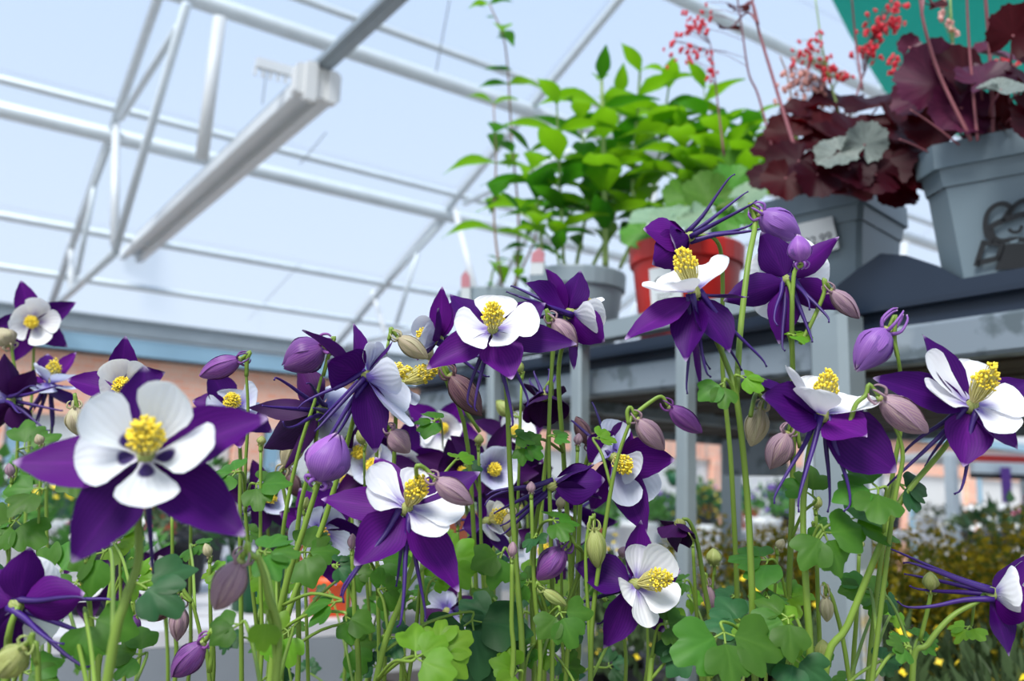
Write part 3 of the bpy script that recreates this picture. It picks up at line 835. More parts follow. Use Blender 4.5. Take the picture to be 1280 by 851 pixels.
# green pots
LANCE_ME = []
for k in range(4):
    mb = MB(); blade(mb, (0, 0, 0), (0, .5, .10 + .03 * k), (0, 1, -.12 - .07 * k), (0, 0, 1), .2 + .02 * k, LANCE, .25, 9, 4, .06)
    LANCE_ME.append(mb)
LG = [m_.mesh('lance_leaf_%d' % k, M['lush'], V()) for k, m_ in enumerate(LANCE_ME)]
LD = [m_.mesh('lance_leaf_dark_%d' % k, M['lush_dark'], V()) for k, m_ in enumerate(LANCE_ME)]
def leafy_stem(parent, pts, d, r, L, n, stem, start=.1, dark=.3, droop=.0, phase=0):
    w = smooth_path([P(x, y, d + dz) for x, y, dz in pts], 8)
    mb = MB(); tube(mb, w, r, r * .5, 7)
    st = obj('stem', mb, stem, parent, origin=w[0])
    for k in range(n):
        q = start + (1 - start) * (k / max(1, n - 1)); f = q * (len(w) - 1); i = min(int(f), len(w) - 2)
        p = w[i].lerp(w[i + 1], f - i)
        for s in (0, 1):
            az = phase + k * pi / 2 + s * pi + rnd(-.3, .3)
            el = rnd(.05, .5) - droop + (.35 if k == n - 1 else 0)
            dr = V((cos(az) * cos(el), sin(az) * cos(el), sin(el)))
            sc = L * rnd(.8, 1.15) * (.62 if k == n - 1 else 1) * (.75 if k == 0 else 1)
            nn = V((0, 0, 1)) - dr * dr.z
            me = random.choice(LD if rnd(0, 1) < dark else LG)
            inst('leaf', me, st, frame(p, nn, dr, sc))
    return st
gp = empty('potted_green_plant', (1.0, 1.21, ZD), 'tall leafy bright green perennial in a pale grey round pot beside the red pot', 'potted plant')
c0 = P(722, 345, 1.6)
ph = c0.z - ZD
round_pot(gp, (c0.x, c0.y), ZD, ph, .088, .066, M['pot_pale'])
for pts, d, r, L, n, dk in ((((757, 335, 0), (756, 250, 0), (752, 100, 0)), 1.58, .006, .125, 7, .15), (((790, 330, 0), (792, 220, .05), (800, 90, .05)), 1.6, .005, .125, 7, .25),
     (((705, 335, 0), (702, 270, 0), (696, 130, -.03)), 1.58, .0035, .115, 7, .2), (((720, 335, 0), (735, 240, .06), (725, 150, .08)), 1.62, .004, .12, 6, .5),
     (((775, 335, 0), (815, 240, .05), (836, 110, .05)), 1.6, .004, .125, 7, .3), (((740, 335, 0), (770, 260, .1), (775, 120, .1)), 1.62, .004, .12, 7, .5),
     (((680, 335, 0), (672, 260, 0), (662, 190, 0)), 1.6, .003, .1, 6, .3), (((700, 335, 0), (690, 300, 0), (650, 265, .0)), 1.55, .0025, .085, 4, .5)):
    leafy_stem(gp, pts, d, r, L, n, M['lush_stem'], .3, dk, phase=rnd(0, 3))
mb = MB()
for k in range(2): pass
gp2 = empty('potted_green_plant', (1.1, 1.55, ZD), 'lanky green plant with thin twining stems in the pale grey pot farthest along the rack', 'potted plant')
c1 = P(618, 368, 1.85)
round_pot(gp2, (c1.x, c1.y), ZD, c1.z - ZD, .078, .06, M['pot_pale'])
for pts, d, L, n, dk in ((((628, 360, 0), (618, 280, 0), (620, 200, 0), (617, 130, 0)), 1.84, .1, 6, .4), (((645, 362, 0), (648, 270, 0), (640, 180, 0), (632, 60, 0), (612, 5, 0)), 1.86, .075, 6, .6), (((640, 362, 0), (668, 300, 0), (672, 260, 0)), 1.84, .085, 4, .7),
                         (((612, 362, 0), (616, 340, 0), (622, 325, 0)), 1.8, .05, 2, .8)):
    leafy_stem(gp2, pts, d, .003, L, n, M['stem_brown'] if n > 3 else M['stem'], .12, dk, .25, rnd(0, 3))
for x, y, L in ((632, 88, .05), (636, 48, .03), (618, 22, .02), (606, 8, .018), (640, 88, .05)):
    p = P(x, y, 1.86); inst('leaf', LD[0], gp2, frame(p, (0, 0, 1), camv((-1 if x % 2 == 0 else 1, .2, .2)), L))
def plant_tag(parent, px, py, d, wpx, hpx, lean):
    p = P(px, py, d); r = camv((1, 0, .2)); u = camv((lean, 1, 0)); n = r.cross(u).normalized()
    wd, hh = wpx / FPX * d / 2, hpx / FPX * d / 2
    mb = MB(); vs = [p - r * wd - u * hh, p + r * wd - u * hh, p + r * wd + u * hh * .6, p + u * hh, p - r * wd + u * hh * .6]
    k = 5; mb.add(vs + [q - n * .0012 for q in vs], [(0, 1, 2, 3, 4), (9, 8, 7, 6, 5)] + [(i, i + 5, (i + 1) % 5 + 5, (i + 1) % 5) for i in range(5)])
    o = obj('plant_tag', mb, M['label'], parent, smooth=False); o['label'] = 'white plant tag with a faded pink flower print'
    mb = MB(); vs = [q + n * .0006 for q in (p - r * wd * .95 - u * hh * .1, p + r * wd * .95 - u * hh * .1, p + r * wd * .95 + u * hh * .58, p + u * hh * .95, p - r * wd * .95 + u * hh * .58)]
    mb.add(vs, [(0, 1, 2, 3, 4)]); obj('tag_print', mb, M['pink_print'], o, smooth=False)
plant_tag(gp, 672, 326, 1.5, 17, 34, .1); plant_tag(gp2, 582, 357, 1.78, 12, 40, 0)

# red pot
cr = P(858, 312, 1.42)
rp_ = empty('potted_round_leaf_plant', (cr.x, cr.y, ZD), 'green round-leaved plant in a red pot with a white sticker', 'potted plant')
round_pot(rp_, (cr.x, cr.y), ZD, cr.z - ZD, .092, .072, M['red'])
v_ = V((CAM.x - cr.x, CAM.y - cr.y, 0)).normalized(); v_ = Matrix.Rotation(R(-22), 3, 'Z') @ v_
sx = V((0, 0, 1)).cross(v_)
sc_ = V((cr.x, cr.y, ZD + .07)) + v_ * .0835
mb = MB(); vs = []; nn = 6
for k in range(nn + 1):
    a = (k / nn - .5) * .62
    dv = v_ * cos(a) + sx * sin(a)
    for z, rr in ((-.03, .0800), (.03, .0865)):
        vs.append(V((cr.x, cr.y, ZD + .072 + z)) + dv * (rr + .0022))
mb.add(vs, [(2 * k, 2 * k + 2, 2 * k + 3, 2 * k + 1) for k in range(nn)]); so = obj('sticker', mb, M['label'], rp_)
mb = MB()
n_ = (v_ + V((0, 0, -.12))).normalized()
stx = lambda x, z: V((cr.x, cr.y, ZD + .072 + z)) + (v_ * cos(x / .083) + sx * sin(x / .083)) * (.0833 + z * .108 + .0032)
for pts, wd in ((((-.018, .004), (-.008, .014), (.0, .008), (.008, .015), (.018, .006)), .0026), (((-.016, -.002), (.0, .002), (.016, -.003)), .0016), (((-.014, -.012), (.012, -.012)), .0014), (((-.014, -.018), (.006, -.018)), .0014)):
    stroke(mb, [stx(*p) for p in pts], wd, n_)
obj('sticker_print', mb, M['ink'], so, smooth=False)
RL = [disc_leaf_mesh('round_leaf_%d' % k, M['round_leaf'], 7, .12, .25, .08, seed=20 + k, rings=3, n=42) for k in range(2)]
RB = disc_leaf_mesh('round_leaf_back', M['round_back'], 7, .06, .2, .05, seed=30, rings=3, n=42)
rootG = lambda: V((cr.x + rnd(-.03, .03), cr.y + rnd(-.03, .03), cr.z - .012))
for px, py, d, nrm, up, r, k in ((885, 245, 1.4, (.0, .4, .9), (-.2, 1, 0), 34, 0), (915, 230, 1.42, (.2, .4, .9), (.5, 1, 0), 30, 0), (845, 275, 1.32, (-.1, .75, .5), (-.6, -.5, 0), 34, 2), (815, 272, 1.35, (-.2, .8, .4), (-1, -.1, 0), 30, 2), (868, 272, 1.36, (.1, .6, .7), (.2, -1, 0), 28, 2),
     (935, 245, 1.3, (-.3, .6, .6), (1, .5, 0), 24, 2), (900, 275, 1.38, (.1, .5, .8), (.4, -.8, 0), 30, 1), (935, 270, 1.4, (.3, .5, .8), (.8, -.6, 0), 26, 1), (800, 292, 1.4, (-.3, .6, .7), (-.8, -.7, 0), 26, 0), (855, 245, 1.5, (-.1, .5, .8), (-.4, 1, 0), 28, 1),
     (920, 205, 1.5, (.1, .5, .8), (.2, 1, 0), 26, 0), (900, 190, 1.52, (.0, .5, .8), (.0, 1, 0), 22, 1)):
    pleaf(rp_, rootG(), px, py, d, nrm, up, r / FPX * d, RB if k == 2 else RL[k], M['stem'])
for pts, d, L, n in ((((875, 290, 0), (884, 200, .03), (880, 110, .05)), 1.56, .1, 7), (((900, 290, 0), (925, 220, .04), (930, 175, .06)), 1.58, .09, 6)):
    leafy_stem(rp_, pts, d, .0022, L, n, M['stem'], .4, .45, .0, rnd(0, 3))
for pts, d, L, n in ((((905, 290, 0), (908, 220, .03), (902, 160, .05)), 1.5, .1, 7), (((880, 290, 0), (860, 220, .03), (850, 160, .05)), 1.52, .105, 7), (((930, 290, 0), (935, 230, .03), (945, 150, .05)), 1.5, .095, 7)):
    leafy_stem(rp_, pts, d, .002, L, n, M['stem'], .35, .15, .0, rnd(0, 3))

# ------------------------------------------------------------------ columbines
SOILZ = .70
STALK = {}                                        # name -> (root empty, stem path)
def fan(c, axis, hint, k, n=5, off=0):
    u = (hint - axis * hint.dot(axis)).normalized()
    w_ = axis.cross(u)
    a = 2 * pi * (k + off) / n
    return u * cos(a) + w_ * sin(a)

ANTH = []
def stamens(mb, c, A, L, r, n=84, spread=1.0):
    for k in range(n):
        q = math.sqrt((k + .5) / n) * r * spread
        a = k * 2.39996
        u = A.orthogonal().normalized(); w_ = A.cross(u)
        rad = (u * cos(a) + w_ * sin(a))
        h = L * (1.02 - .42 * (q / r / spread) ** 2) * rnd(.86, 1.12)
        tip = c + A * h + rad * q * 1.0
        tube(mb, [c + rad * q * .25 + A * .002, c + A * h * .6 + rad * q * .8, tip], .00028, .00024, 3, 0, False)
        s = r * .2 * rnd(.8, 1.2)
        ax = (A * .7 + rad * rnd(.2, 1) + V((rnd(-.5, .5), rnd(-.5, .5), rnd(-.5, .5)))).normalized()
        lathe(mb, tip - ax * s * .9, [(0, 0), (s * .5, s * .45), (s * .52, s * 1.3), (0, s * 1.8)], 5, 1, ax)

def spur_tube(mb, a, out, back, L, r, hook):
    side = out
    pts = [a, a + back * L * .3 + out * L * .02, a + back * L * .62 + out * L * .1, a + back * L * .88 + out * L * (.18 - hook), a + back * L * .98 + out * L * (.2 - hook * 2.4)]
    tube(mb, smooth_path(pts, 3), lambda t: r * (1 - t) ** 1.3 * .85 + r * .2 + (r * .16 if t > .93 else 0), n=6)

def flower(root, c, d, f, S=.034, sep=None, pet=None, hint=(0, 1, 0), el=.1, pel=.75, spm='sepal', ptm='petal', spurs=1.0, st=1.0, spd=None, anth='anther', rot=0, pl=.6, sw=1.0, pw=1.0, nopet=False):
    """c photo place of the flower's heart, d its depth, f the way it faces in camera axes; sep / pet give the tips as (x, y, depth offset[, twist, width])"""
    C = P(c[0], c[1], d)
    A = sightv(f, C)
    H = camv(hint)
    rec = MB()
    lathe(rec, C - A * .003, [(0, 0), (.0026, .001), (.0032, .003), (.0022, .006), (0, .007)], 8, 0, A)
    fl_ = obj('flower', rec, M['bud_green'], root, origin=C)
    if sep is None:
        sep = []
        for k in range(5):
            r_ = fan(C, A, H, k, off=rot / 72)
            sep.append(C + (r_ * cos(el) + A * sin(el + rnd(-.15, .15))) * S * rnd(.92, 1.06))
    for s in sep:
        tw, wf = 0.0, 1.0
        if isinstance(s, Vector): tip = s
        else:
            tip = P(s[0], s[1], d + (s[2] if len(s) > 2 else 0))
            tw = R(s[3]) if len(s) > 3 else 0.0
            wf = s[4] if len(s) > 4 else 1.0
        v = tip - C; L = v.length; T = v.normalized()
        N = A - T * A.dot(T)
        N = N.normalized() if N.length > .15 else camv((0, .3, 1))
        if tw: N = Matrix.Rotation(tw, 3, T) @ N
        a = C + T * .003 - A * .001
        mb = MB(); blade(mb, a, C + v * .52 + N * L * rnd(-.05, .03), tip, N, .0090 * S / .034 * wf * sw, SEPAL, rnd(.15, .4), 11, 6, .05, tipcurl=rnd(-.12, .06))
        obj('sepal', mb, M[spm], fl_, origin=C)
    if not nopet:
        gen = pet is None
        if gen:
            pet = []
            for k in range(5):
                r_ = fan(C, A, H, k, off=.5 + rot / 72)
                pet.append(C + (r_ * cos(pel) + A * sin(pel)) * S * pl * rnd(.95, 1.08))
        for k, s in enumerate(pet):
            tip = s if isinstance(s, Vector) else P(s[0], s[1], d + (s[2] if len(s) > 2 else 0))
            wf = 1.0 if isinstance(s, Vector) or len(s) < 4 else s[3]
            v = tip - C; T = v.normalized()
            N = A - T * A.dot(T)
            N = N.normalized() if N.length > .2 else (fan(C, A, H, k) * -1)
            out = -N if False else (T - A * T.dot(A))
            out = out.normalized() if out.length > .1 else fan(C, A, H, k)
            base = C + out * .0026 + A * .0015
            v = tip - base
            mb = MB(); blade(mb, base, base + v * .5 - N * v.length * .07, tip, N, .0094 * S / .034 * wf * pw, PETAL, .22, 11, 8, .03, tipcurl=rnd(-.05, .02))
            p_ = obj('petal', mb, M[ptm], fl_, origin=C)
            if spurs:
                back = -A if spd is None else sightv(spd, C)
                sb = MB(); o2 = (out + V((rnd(-.2, .2), rnd(-.2, .2), rnd(-.2, .2)))).normalized()
                spur_tube(sb, base - A * .001, o2, (back + o2 * .22).normalized(), .036 * spurs * S / .034 * rnd(.85, 1.1), .0015, rnd(.0, .08))
                obj('spur', sb, M['spur'], fl_, origin=C)
    if st:
        mb = MB(); stamens(mb, C + A * .001, A, .0145 * st * S / .034, .0052 * S / .034 * min(1, st + .2))
        o = obj('stamens', mb, [M['stamen'], M[anth]], fl_, origin=C); o['kind'] = 'stuff'
    return C, A

def ground(p, x=None, y=None):
    return V((p.x + (rnd(-.03, .03) if x is None else x), p.y + (rnd(-.02, .04) if y is None else y), SOILZ))
def stalk(name, label, via, d, r=.0016, m='stem', start=None, cat='flower stalk', kind='columbine_stalk'):
    """a flowering stalk: its stem from the soil up through the given photo places to the flower"""
    pts = [P(x, y, d + (z[0] if z else 0)) for x, y, *z in via]
    if start is not None: pts = [start] + pts
    last = pts[-1]
    g = ground(last)
    k = max(0.0, (last.z - SOILZ))
    path = smooth_path(pts + [last.lerp(g, .5) + V((0, 0, 0)), g], 5)
    e = empty(kind, g, label, cat)
    mb = MB(); tube(mb, path, lambda t: r * (.6 + .5 * t), n=7)
    obj('stem', mb, M[m], e, origin=g)
    STALK[name] = (e, path, d)
    return e

def fstalk(name, label, c, d, f, via, ped=.02, r=.0016, **kw):
    C = P(c[0], c[1], d)
    A = sightv(f, C)
    e = stalk(name, label, via, d, r, start=C - A * .003 - A * 0, m=kw.pop('stm', 'stem'))
    flower(e, c, d, f, **kw)
    return e

def bud(root, a, b, d, hw, mat, n_sp=5, joint=None, open_=0.0, dz=(0, 0), spur=.5, rr=.0009, sm='stem', neck='bud_green'):
    """closed flower: five overlapping sepals from base a to tip b (photo places), hooked spurs at the base, stalk to joint"""
    A_, B_ = P(a[0], a[1], d + dz[0]), P(b[0], b[1], d + dz[1])
    ax = (B_ - A_); L = ax.length; T = ax.normalized()
    hint = camv((0, .3, 1)); u = (hint - T * hint.dot(T)).normalized(); w_ = T.cross(u)
    W = hw / FPX * d
    mb = MB()
    lathe(mb, A_ - T * L * .03, [(0, 0), (W * .25, L * .015), (W * .32, L * .06), (W * .2, L * .12)], 8, 0, T)
    if joint:
        pts = [A_ - T * L * .02, A_ - T * L * .22 + V((0, 0, .002))] + [P(x, y, d + (z[0] if z else 0)) for x, y, *z in joint]
        tube(mb, smooth_path(pts, 4), rr, rr * 1.2, 6, 1)
    o = obj('bud', mb, [M[neck], M[sm]], root, origin=A_)
    ph = rnd(0, 1.2)
    for k in range(5):
        q = 2 * pi * k / 5 + ph
        rad = u * cos(q) + w_ * sin(q)
        off = W * (1 + open_ * rnd(.1, .5))
        m1 = A_ + T * L * .42 + rad * off * 1.62
        tip = B_ + rad * W * (.04 + open_ * rnd(.2, .8)) - T * L * rnd(0, .07)
        s = MB(); blade(s, A_ + rad * W * .12, m1, tip, rad, W * .86, OVAL if not open_ else SEPAL, -.42, 9, 5, .03)
        obj('sepal', s, M[mat], o, origin=A_)
    if spur:
        s = MB()
        for k in range(n_sp):
            q = 2 * pi * (k + .5) / 5 + ph
            rad = u * cos(q) + w_ * sin(q)
            p0 = A_ + rad * W * .3 + T * L * .06
            tube(s, smooth_path([p0, p0 + rad * W * .35 - T * L * .16 * spur, p0 + rad * W * .25 - T * L * .42 * spur, p0 + rad * W * .02 - T * L * .52 * spur], 3), W * .12, W * .05, 5)
        obj('spur', s, M[mat], o, origin=A_)
    return o

def leaflet_mesh(name, m, lob, seed):
    rs = random.Random(seed); mb = MB()
    n, rings = 28, 4
    vs = [(0, 0, 0)]; uv = [(.5, 0)]; fs = []
    sk = rs.uniform(-.1, .1); ph = rs.uniform(0, 6)
    for k in range(1, rings + 1):
        q = k / rings
        for j in range(n + 1):
            s = j / n * 2 - 1
            a = s * (1.30 + .12 * q) + sk
            r_ = (.80 + .22 * cos(a)) * (1 - lob * (1 - abs(cos(s * 1.5 * pi)) ** .6) * q ** 2) * (1 + .035 * cos(s * 19 + ph) * q)
            r_ *= 1 - .25 * abs(s) ** 6
            x, y = sin(a) * r_ * q * .8, cos(a) * r_ * q
            z = .16 * abs(x) - .22 * q * q * y + .05 * sin(3 * a + ph) * q
            vs.append((x, y, z)); uv.append((.5 + .5 * s, q))
    fs = [(0, 2 + j, 1 + j) for j in range(n)]
    for k in range(rings - 1):
        for j in range(n):
            a = 1 + k * (n + 1) + j
            fs.append((a, a + 1, a + n + 2, a + n + 1))
    mb.add(vs, fs, uv)
    return mb.mesh(name, m, V())
LEAFLET = {k: [leaflet_mesh('leaflet_%s_%d' % (k, i), M[k], (.24, .36, .3)[i], i * 3 + len(k)) for i in range(3)] for k in ('leaf', 'leaf_lime', 'leaf_blue')}
def leaf(name, px, py, d, r, nrm=None, up=None, kind='leaf', n=3, frm=None, petiole=True):
    """compound leaf on a stalk: leaf stalk is the part, its leaflets sub-parts"""
    e, path, _ = STALK[name]
    p = P(px, py, d)
    N = camv(nrm if nrm else (rnd(-.5, .5), rnd(.35, 1), rnd(.2, .9)))
    U = camv(up if up else (rnd(-1, 1), rnd(-.3, .5), rnd(-.2, .5)))
    U = (U - N * U.dot(N)).normalized()
    X = U.cross(N)
    rr = r / FPX * d * .92
    j = min(path, key=lambda q: (q - (p - V((0, 0, .02)))).length) if frm is None else P(frm[0], frm[1], d)
    mb = MB()
    tube(mb, smooth_path([j, j.lerp(p, .5) + V((0, 0, .004)) - U * rr * .1, p - U * rr * .2, p], 4), .0009, .0006, 5)
    dirs = []
    for k in range(n):
        a = (k - (n - 1) / 2) * (1.18 if n > 2 else .9) + rnd(-.15, .15)
        dv = (U * cos(a) + X * sin(a) - N * rnd(.0, .25)).normalized()
        q = p + dv * rr * .22
        tube(mb, [p, q], .0005, n=4, caps=False)
        dirs.append((q, dv))
    o = obj('leaf', mb, M['stem'], e, origin=j)
    for q, dv in dirs:
        nn = (N + V((rnd(-.2, .2), rnd(-.2, .2), rnd(-.2, .2)))).normalized()
        inst('leaflet', random.choice(LEAFLET[kind]), o, frame(q, nn, dv, rr * rnd(.85, 1.1)))
    return o

# ------------------------------------------------------------------ the flowers of the photograph, front to back
F = fstalk
F('F1', 'large white-faced purple columbine low on the left, the biggest open flower', (182, 571), .275, (.0, .5, .9), [(173, 634, .012), (173, 701, .01), (156, 752, .005), (134, 851)], r=.0018,
  sep=[(18, 579, .004), (180, 458, .014), (334, 521, .002), (306, 670, -.006), (89, 703, -.008)], pet=[(108, 503, -.010), (216, 481, -.008), (266, 556, -.012), (185, 633, -.014), (93, 578, -.012)], ptm='petal_face', sw=1.08, pw=.93, st=1.2, spurs=1.15, S=.036)
F('F2', 'small round white-centred columbine high at the left edge against the roof', (40, 403), .7, (-.05, .05, 1), [(42, 450, .015), (36, 560, .01), (30, 700), (26, 851)],
  sep=[(26, 350), (95, 378), (84, 433), (16, 453), (-14, 410)], pet=[(19, 387, -.012), (50, 373, -.012), (76, 401, -.012), (55, 430, -.012), (14, 416, -.012)], S=.034, st=.9)
F('F3', 'columbine with one upright rounded purple sepal just behind the biggest flower', (150, 488), .5, (.1, .25, 1), [(156, 530, .02), (150, 640, .02), (120, 851)],
  sep=[(157, 420, 0, 0, .9), (84, 474, -.005, 25, 1.1), (205, 465, .0), (190, 530, 0), (110, 530, 0)], pet=[(140, 450, -.01), (184, 462, -.008), (126, 492, -.012), (150, 512, -.014), (185, 500, -.01)], S=.034)
F('F4', 'columbine seen from the side among dark sepals below the small left flower', (62, 480), .62, (.2, .9, .25), [(66, 520), (58, 620), (60, 851)],
  sep=[(95, 440, .01), (25, 470, -.01), (40, 515, 0), (92, 510, -.01), (60, 440, .03)], pet=[(48, 456, -.012), (86, 468, -.01), (60, 462, .012), (50, 490, -.02), (90, 486, -.02)], ptm='petal_blue', st=1.1)
F('F5', 'dark purple columbine turned away at the far left edge', (14, 500), .6, (-.5, .1, -.8), [(22, 560), (12, 680), (4, 851)], sep=[(5, 442, 0), (44, 462, 0), (36, 545, 0), (-20, 545, 0), (-30, 470, 0)], spm='sepal_dark', ptm='petal_blue', S=.036)
F('F6', 'columbine with pale blue petals half hidden behind the right sepal of the biggest flower', (290, 510), .52, (.0, .45, 1), [(300, 560), (300, 660), (302, 851)],
  sep=[(262, 462, 0), (240, 500, 0), (340, 540, 0), (300, 560, -.01)], pet=[(258, 512, -.01), (322, 488, -.01), (292, 486, .0), (272, 530, -.014), (318, 520, -.012)], ptm='petal_blue', S=.033)
F('F7', 'dark columbine with three long dark sepals spread left of the side-facing flower', (402, 512), .46, (.35, -.1, -.6), [(392, 570), (372, 660), (372, 851)],
  sep=[(309, 508, 0, 30, .8), (357, 585, .0, 30, .8), (372, 455, .02), (330, 560, .015, 0, 1.2), (440, 560, .02)], spm='sepal_dark', ptm='petal_blue', nopet=False, st=.8)
F('F8', 'columbine seen from the side, white petals and yellow stamens facing right', (457, 470), .42, (.93, .12, .45), [(448, 498, 0), (432, 560, .01), (402, 660, .01), (362, 760), (345, 851)], r=.0017,
  sep=[(379, 411, .006, 40, 1.0), (441, 404, .012, 55, .8), (410, 450, -.014, -50, 1.35), (470, 566, -.004, 55, 1.0), (494, 424, .02, 50, .7)],
  pet=[(512, 533, -.014, 1.2), (461, 428, -.002, .9), (512, 505, .012), (482, 440, .014), (500, 470, -.012)], ptm='petal_blue', st=1.45, spd=(-.75, -.75, .1), spurs=1.05)
F('F9', 'columbine with broad white petals facing up in front of the pale grey pots', (616, 414), .41, (.0, .62, .8), [(632, 480), (638, 600, .01), (646, 720, .01), (652, 851)], r=.0017,
  sep=[(533, 458, -.006), (640, 473, -.016, 0, 1.15), (721, 430, -.004, 30, .8), (562, 368, .012, 20), (682, 378, .014)], pet=[(621, 369, .008, 1.1), (568, 403, -.006, 1.05), (580, 427, -.014, .9), (674, 396, -.004, 1.1), (636, 430, -.016, .8)], st=1.2, spd=(.05, -1, .1), spurs=1.1)
F('F10', 'purple columbine turned to the left with a tall upright sepal, pale lilac petals', (548, 425), .47, (-.85, .35, .2), [(556, 470, .02), (585, 560, .03), (600, 851, .04)],
  sep=[(553, 358, 0, 60, .7), (575, 372, .0, 20), (520, 450, .0), (570, 460, .0), (548, 385, -.02)], pet=[(518, 400, 0), (528, 430, -.01), (530, 408, .014), (525, 420, -.015), (540, 395, .01)], ptm='petal_blue', st=.7)
F('F11', 'deep purple columbine facing right beside the pale grey pot, spurs pointing left', (712, 392), .45, (.75, .3, -.25), [(706, 420, .0), (698, 470, .01), (706, 600, .02), (716, 851, .02)],
  sep=[(726, 338, 0, 40, .95), (682, 335, .008, 20, .8), (658, 352, -.012, -30, 1.25), (756, 427, -.01, -40, 1.1), (716, 462, 0, 40, .9)], pet=[(752, 372, .008), (757, 392, -.006), (748, 412, .004), (738, 380, .02), (745, 400, -.015)], st=.9, spd=(-.9, .35, .1), spurs=.95)
F('F12', 'columbine with one cupped white petal and open yellow stamens before the red pot', (868, 366), .385, (-.28, .93, .3), [(888, 410, .01), (908, 455, .005), (921, 500, .0), (934, 620, .01), (940, 740, .01), (944, 851, .01)], r=.0017,
  sep=[(781, 422, -.008, -25, .85), (858, 452, -.012, 0, 1.0), (914, 440, -.008, -15, 1.1), (878, 486, .006, 30, .8), (935, 372, .014, 0, 1)], pet=[(910, 321, -.004, 1.2), (804, 357, -.004, 1.0), (846, 352, -.014, .9), (838, 340, .014, 1.1), (880, 330, .016, 1.1)], st=1.3, spd=(.35, -1, -.05), spurs=1.2)
F('F13', 'purple columbine seen from the side pointing left above the white cupped flower', (862, 296), .46, (-.85, -.3, .3), [(895, 300, .0), (903, 340, .01), (903, 460, .02), (915, 600, .02), (922, 851, .02)],
  sep=[(803, 288, -.01, -30, 1.2), (814, 330, -.012, 20, 1.2), (830, 318, .012, 0, 1.0), (822, 280, .012, 0, .8), (840, 340, 0)], pet=[(838, 300, .01), (832, 312, 0), (836, 290, 0), (842, 305, -.01), (846, 318, .0)], spd=(.86, .5, .0), spurs=1.1, st=0, ptm='sepal')
F('F14', 'columbine seen from behind with star-shaped purple sepals before the price-tagged pot', (985, 350), .43, (.05, .15, -1), [(990, 370, -.01), (990, 420, -.008), (992, 520, 0), (990, 640), (985, 851)], r=.0017,
  sep=[(952, 290, .004, 0, 1.2), (1047, 297, .004, 0, .8), (1053, 387, 0, 0, 1.0), (974, 430, -.004, 0, 1.05), (904, 376, 0, 0, 1.1)], pet=[(935, 338, .012, 1.15), (1036, 330, .012, 1.1), (948, 392, .012, 1.15), (1002, 296, .016), (1022, 398, .012, 1.1)], sw=.84, spd=(.2, -.75, .6), spurs=.9, st=.8)
F('F15', 'columbine facing up with a white upturned petal and broad drooping purple sepals, near the post', (1028, 520), .385, (.12, .95, .25), [(1012, 560, .01), (1004, 640, .01), (1008, 740), (1014, 851)], r=.0018,
  sep=[(952, 495, -.012, -50, 1.35), (924, 466, .008, 0, 1), (1120, 590, -.004, 55, 1.6), (1083, 545, -.018, 25, 1.3), (1078, 500, .02)], pet=[(984, 458, -.006, .9), (1018, 486, -.016, 1.1), (1098, 500, -.004, 1.0), (1060, 492, .014, 1), (1020, 470, .014, 1)], st=1.3, spd=(-.1, -1, .2), spurs=1.3)
F('F16', 'white and purple columbine facing up at the right edge below the rack', (1214, 508), .385, (.35, .72, .6), [(1180, 560, .01), (1130, 620, .005), (1105, 670, 0), (1060, 780), (1030, 851)], r=.0018,
  sep=[(1152, 418, .008, 0, .95), (1092, 472, -.004, -25, 1), (1205, 582, -.012, 0, 1.15), (1290, 478, .01), (1275, 560, -.006)], pet=[(1158, 442, -.002, 1.05), (1160, 484, -.014, .9), (1282, 500, -.004, 1.1), (1268, 540, -.016, 1.05), (1216, 450, .012, 1)], st=1.5, spd=(-.45, -.85, .1), spurs=1.15)
F('F17', 'dark purple columbine at the lower right edge with spurs pointing left', (1240, 742), .4, (.9, .1, -.1), [(1222, 752), (1190, 770), (1160, 805), (1140, 851)],
  sep=[(1290, 693, 0, 40, .9), (1262, 820, -.006, 40, 1.0), (1292, 770, -.014, -30, 1.2), (1278, 735, .01, 0, 1), (1300, 720, .01)], pet=[(1284, 712, .006), (1276, 765, -.01), (1290, 738, .0), (1275, 728, -.014), (1290, 755, .01)], spd=(-1, .08, .1), spurs=1.15, st=.8)
F('F18', 'columbine with crisp white petals above one broad purple sepal in the middle', (508, 636), .385, (.32, .62, .75), [(520, 680, .015), (505, 740, .015), (470, 851, .01)], r=.0017,
  sep=[(401, 622, .004, -20, .9), (443, 706, -.016, 0, 1.2), (575, 738, -.012, 10, 1.05), (600, 590, .014), (470, 570, .02)], pet=[(463, 583, .0, 1), (458, 613, -.008, .95), (580, 640, -.004, 1.0), (550, 669, -.016, .95), (530, 590, .012, 1.05)], st=1.35, spd=(-.25, -1, .1), spurs=1.25)
F('F19', 'small nodding columbine with grey-white petals left of the broad middle sepal', (400, 662), .52, (.05, -.45, 1), [(380, 640, .02), (360, 700, .02), (352, 851, .02)],
  sep=[(420, 732, -.008), (350, 640, .01), (375, 610, .01), (440, 620, .01), (455, 665, .0)], pet=[(394, 706, -.014), (360, 668, -.01), (438, 690, -.012), (384, 640, .0), (425, 640, .0)], ptm='petal_blue', anth='anther_old', st=.9)
F('F20', 'white columbine low in the centre facing right, petals curved round yellow stamens', (794, 730), .42, (.62, .15, .75), [(812, 770, .01), (826, 800, .008), (812, 851)],
  sep=[(718, 705, .006, 0, 1.15), (756, 812, -.004, 0, 1.1), (800, 650, .01, 0, 1), (850, 712, .008), (830, 790, .006)], pet=[(797, 680, .004, .9), (838, 690, .0, 1.15), (846, 755, -.012, 1.1), (810, 784, -.012, .85), (779, 745, -.008, .9)], st=1.6, spurs=1.0)
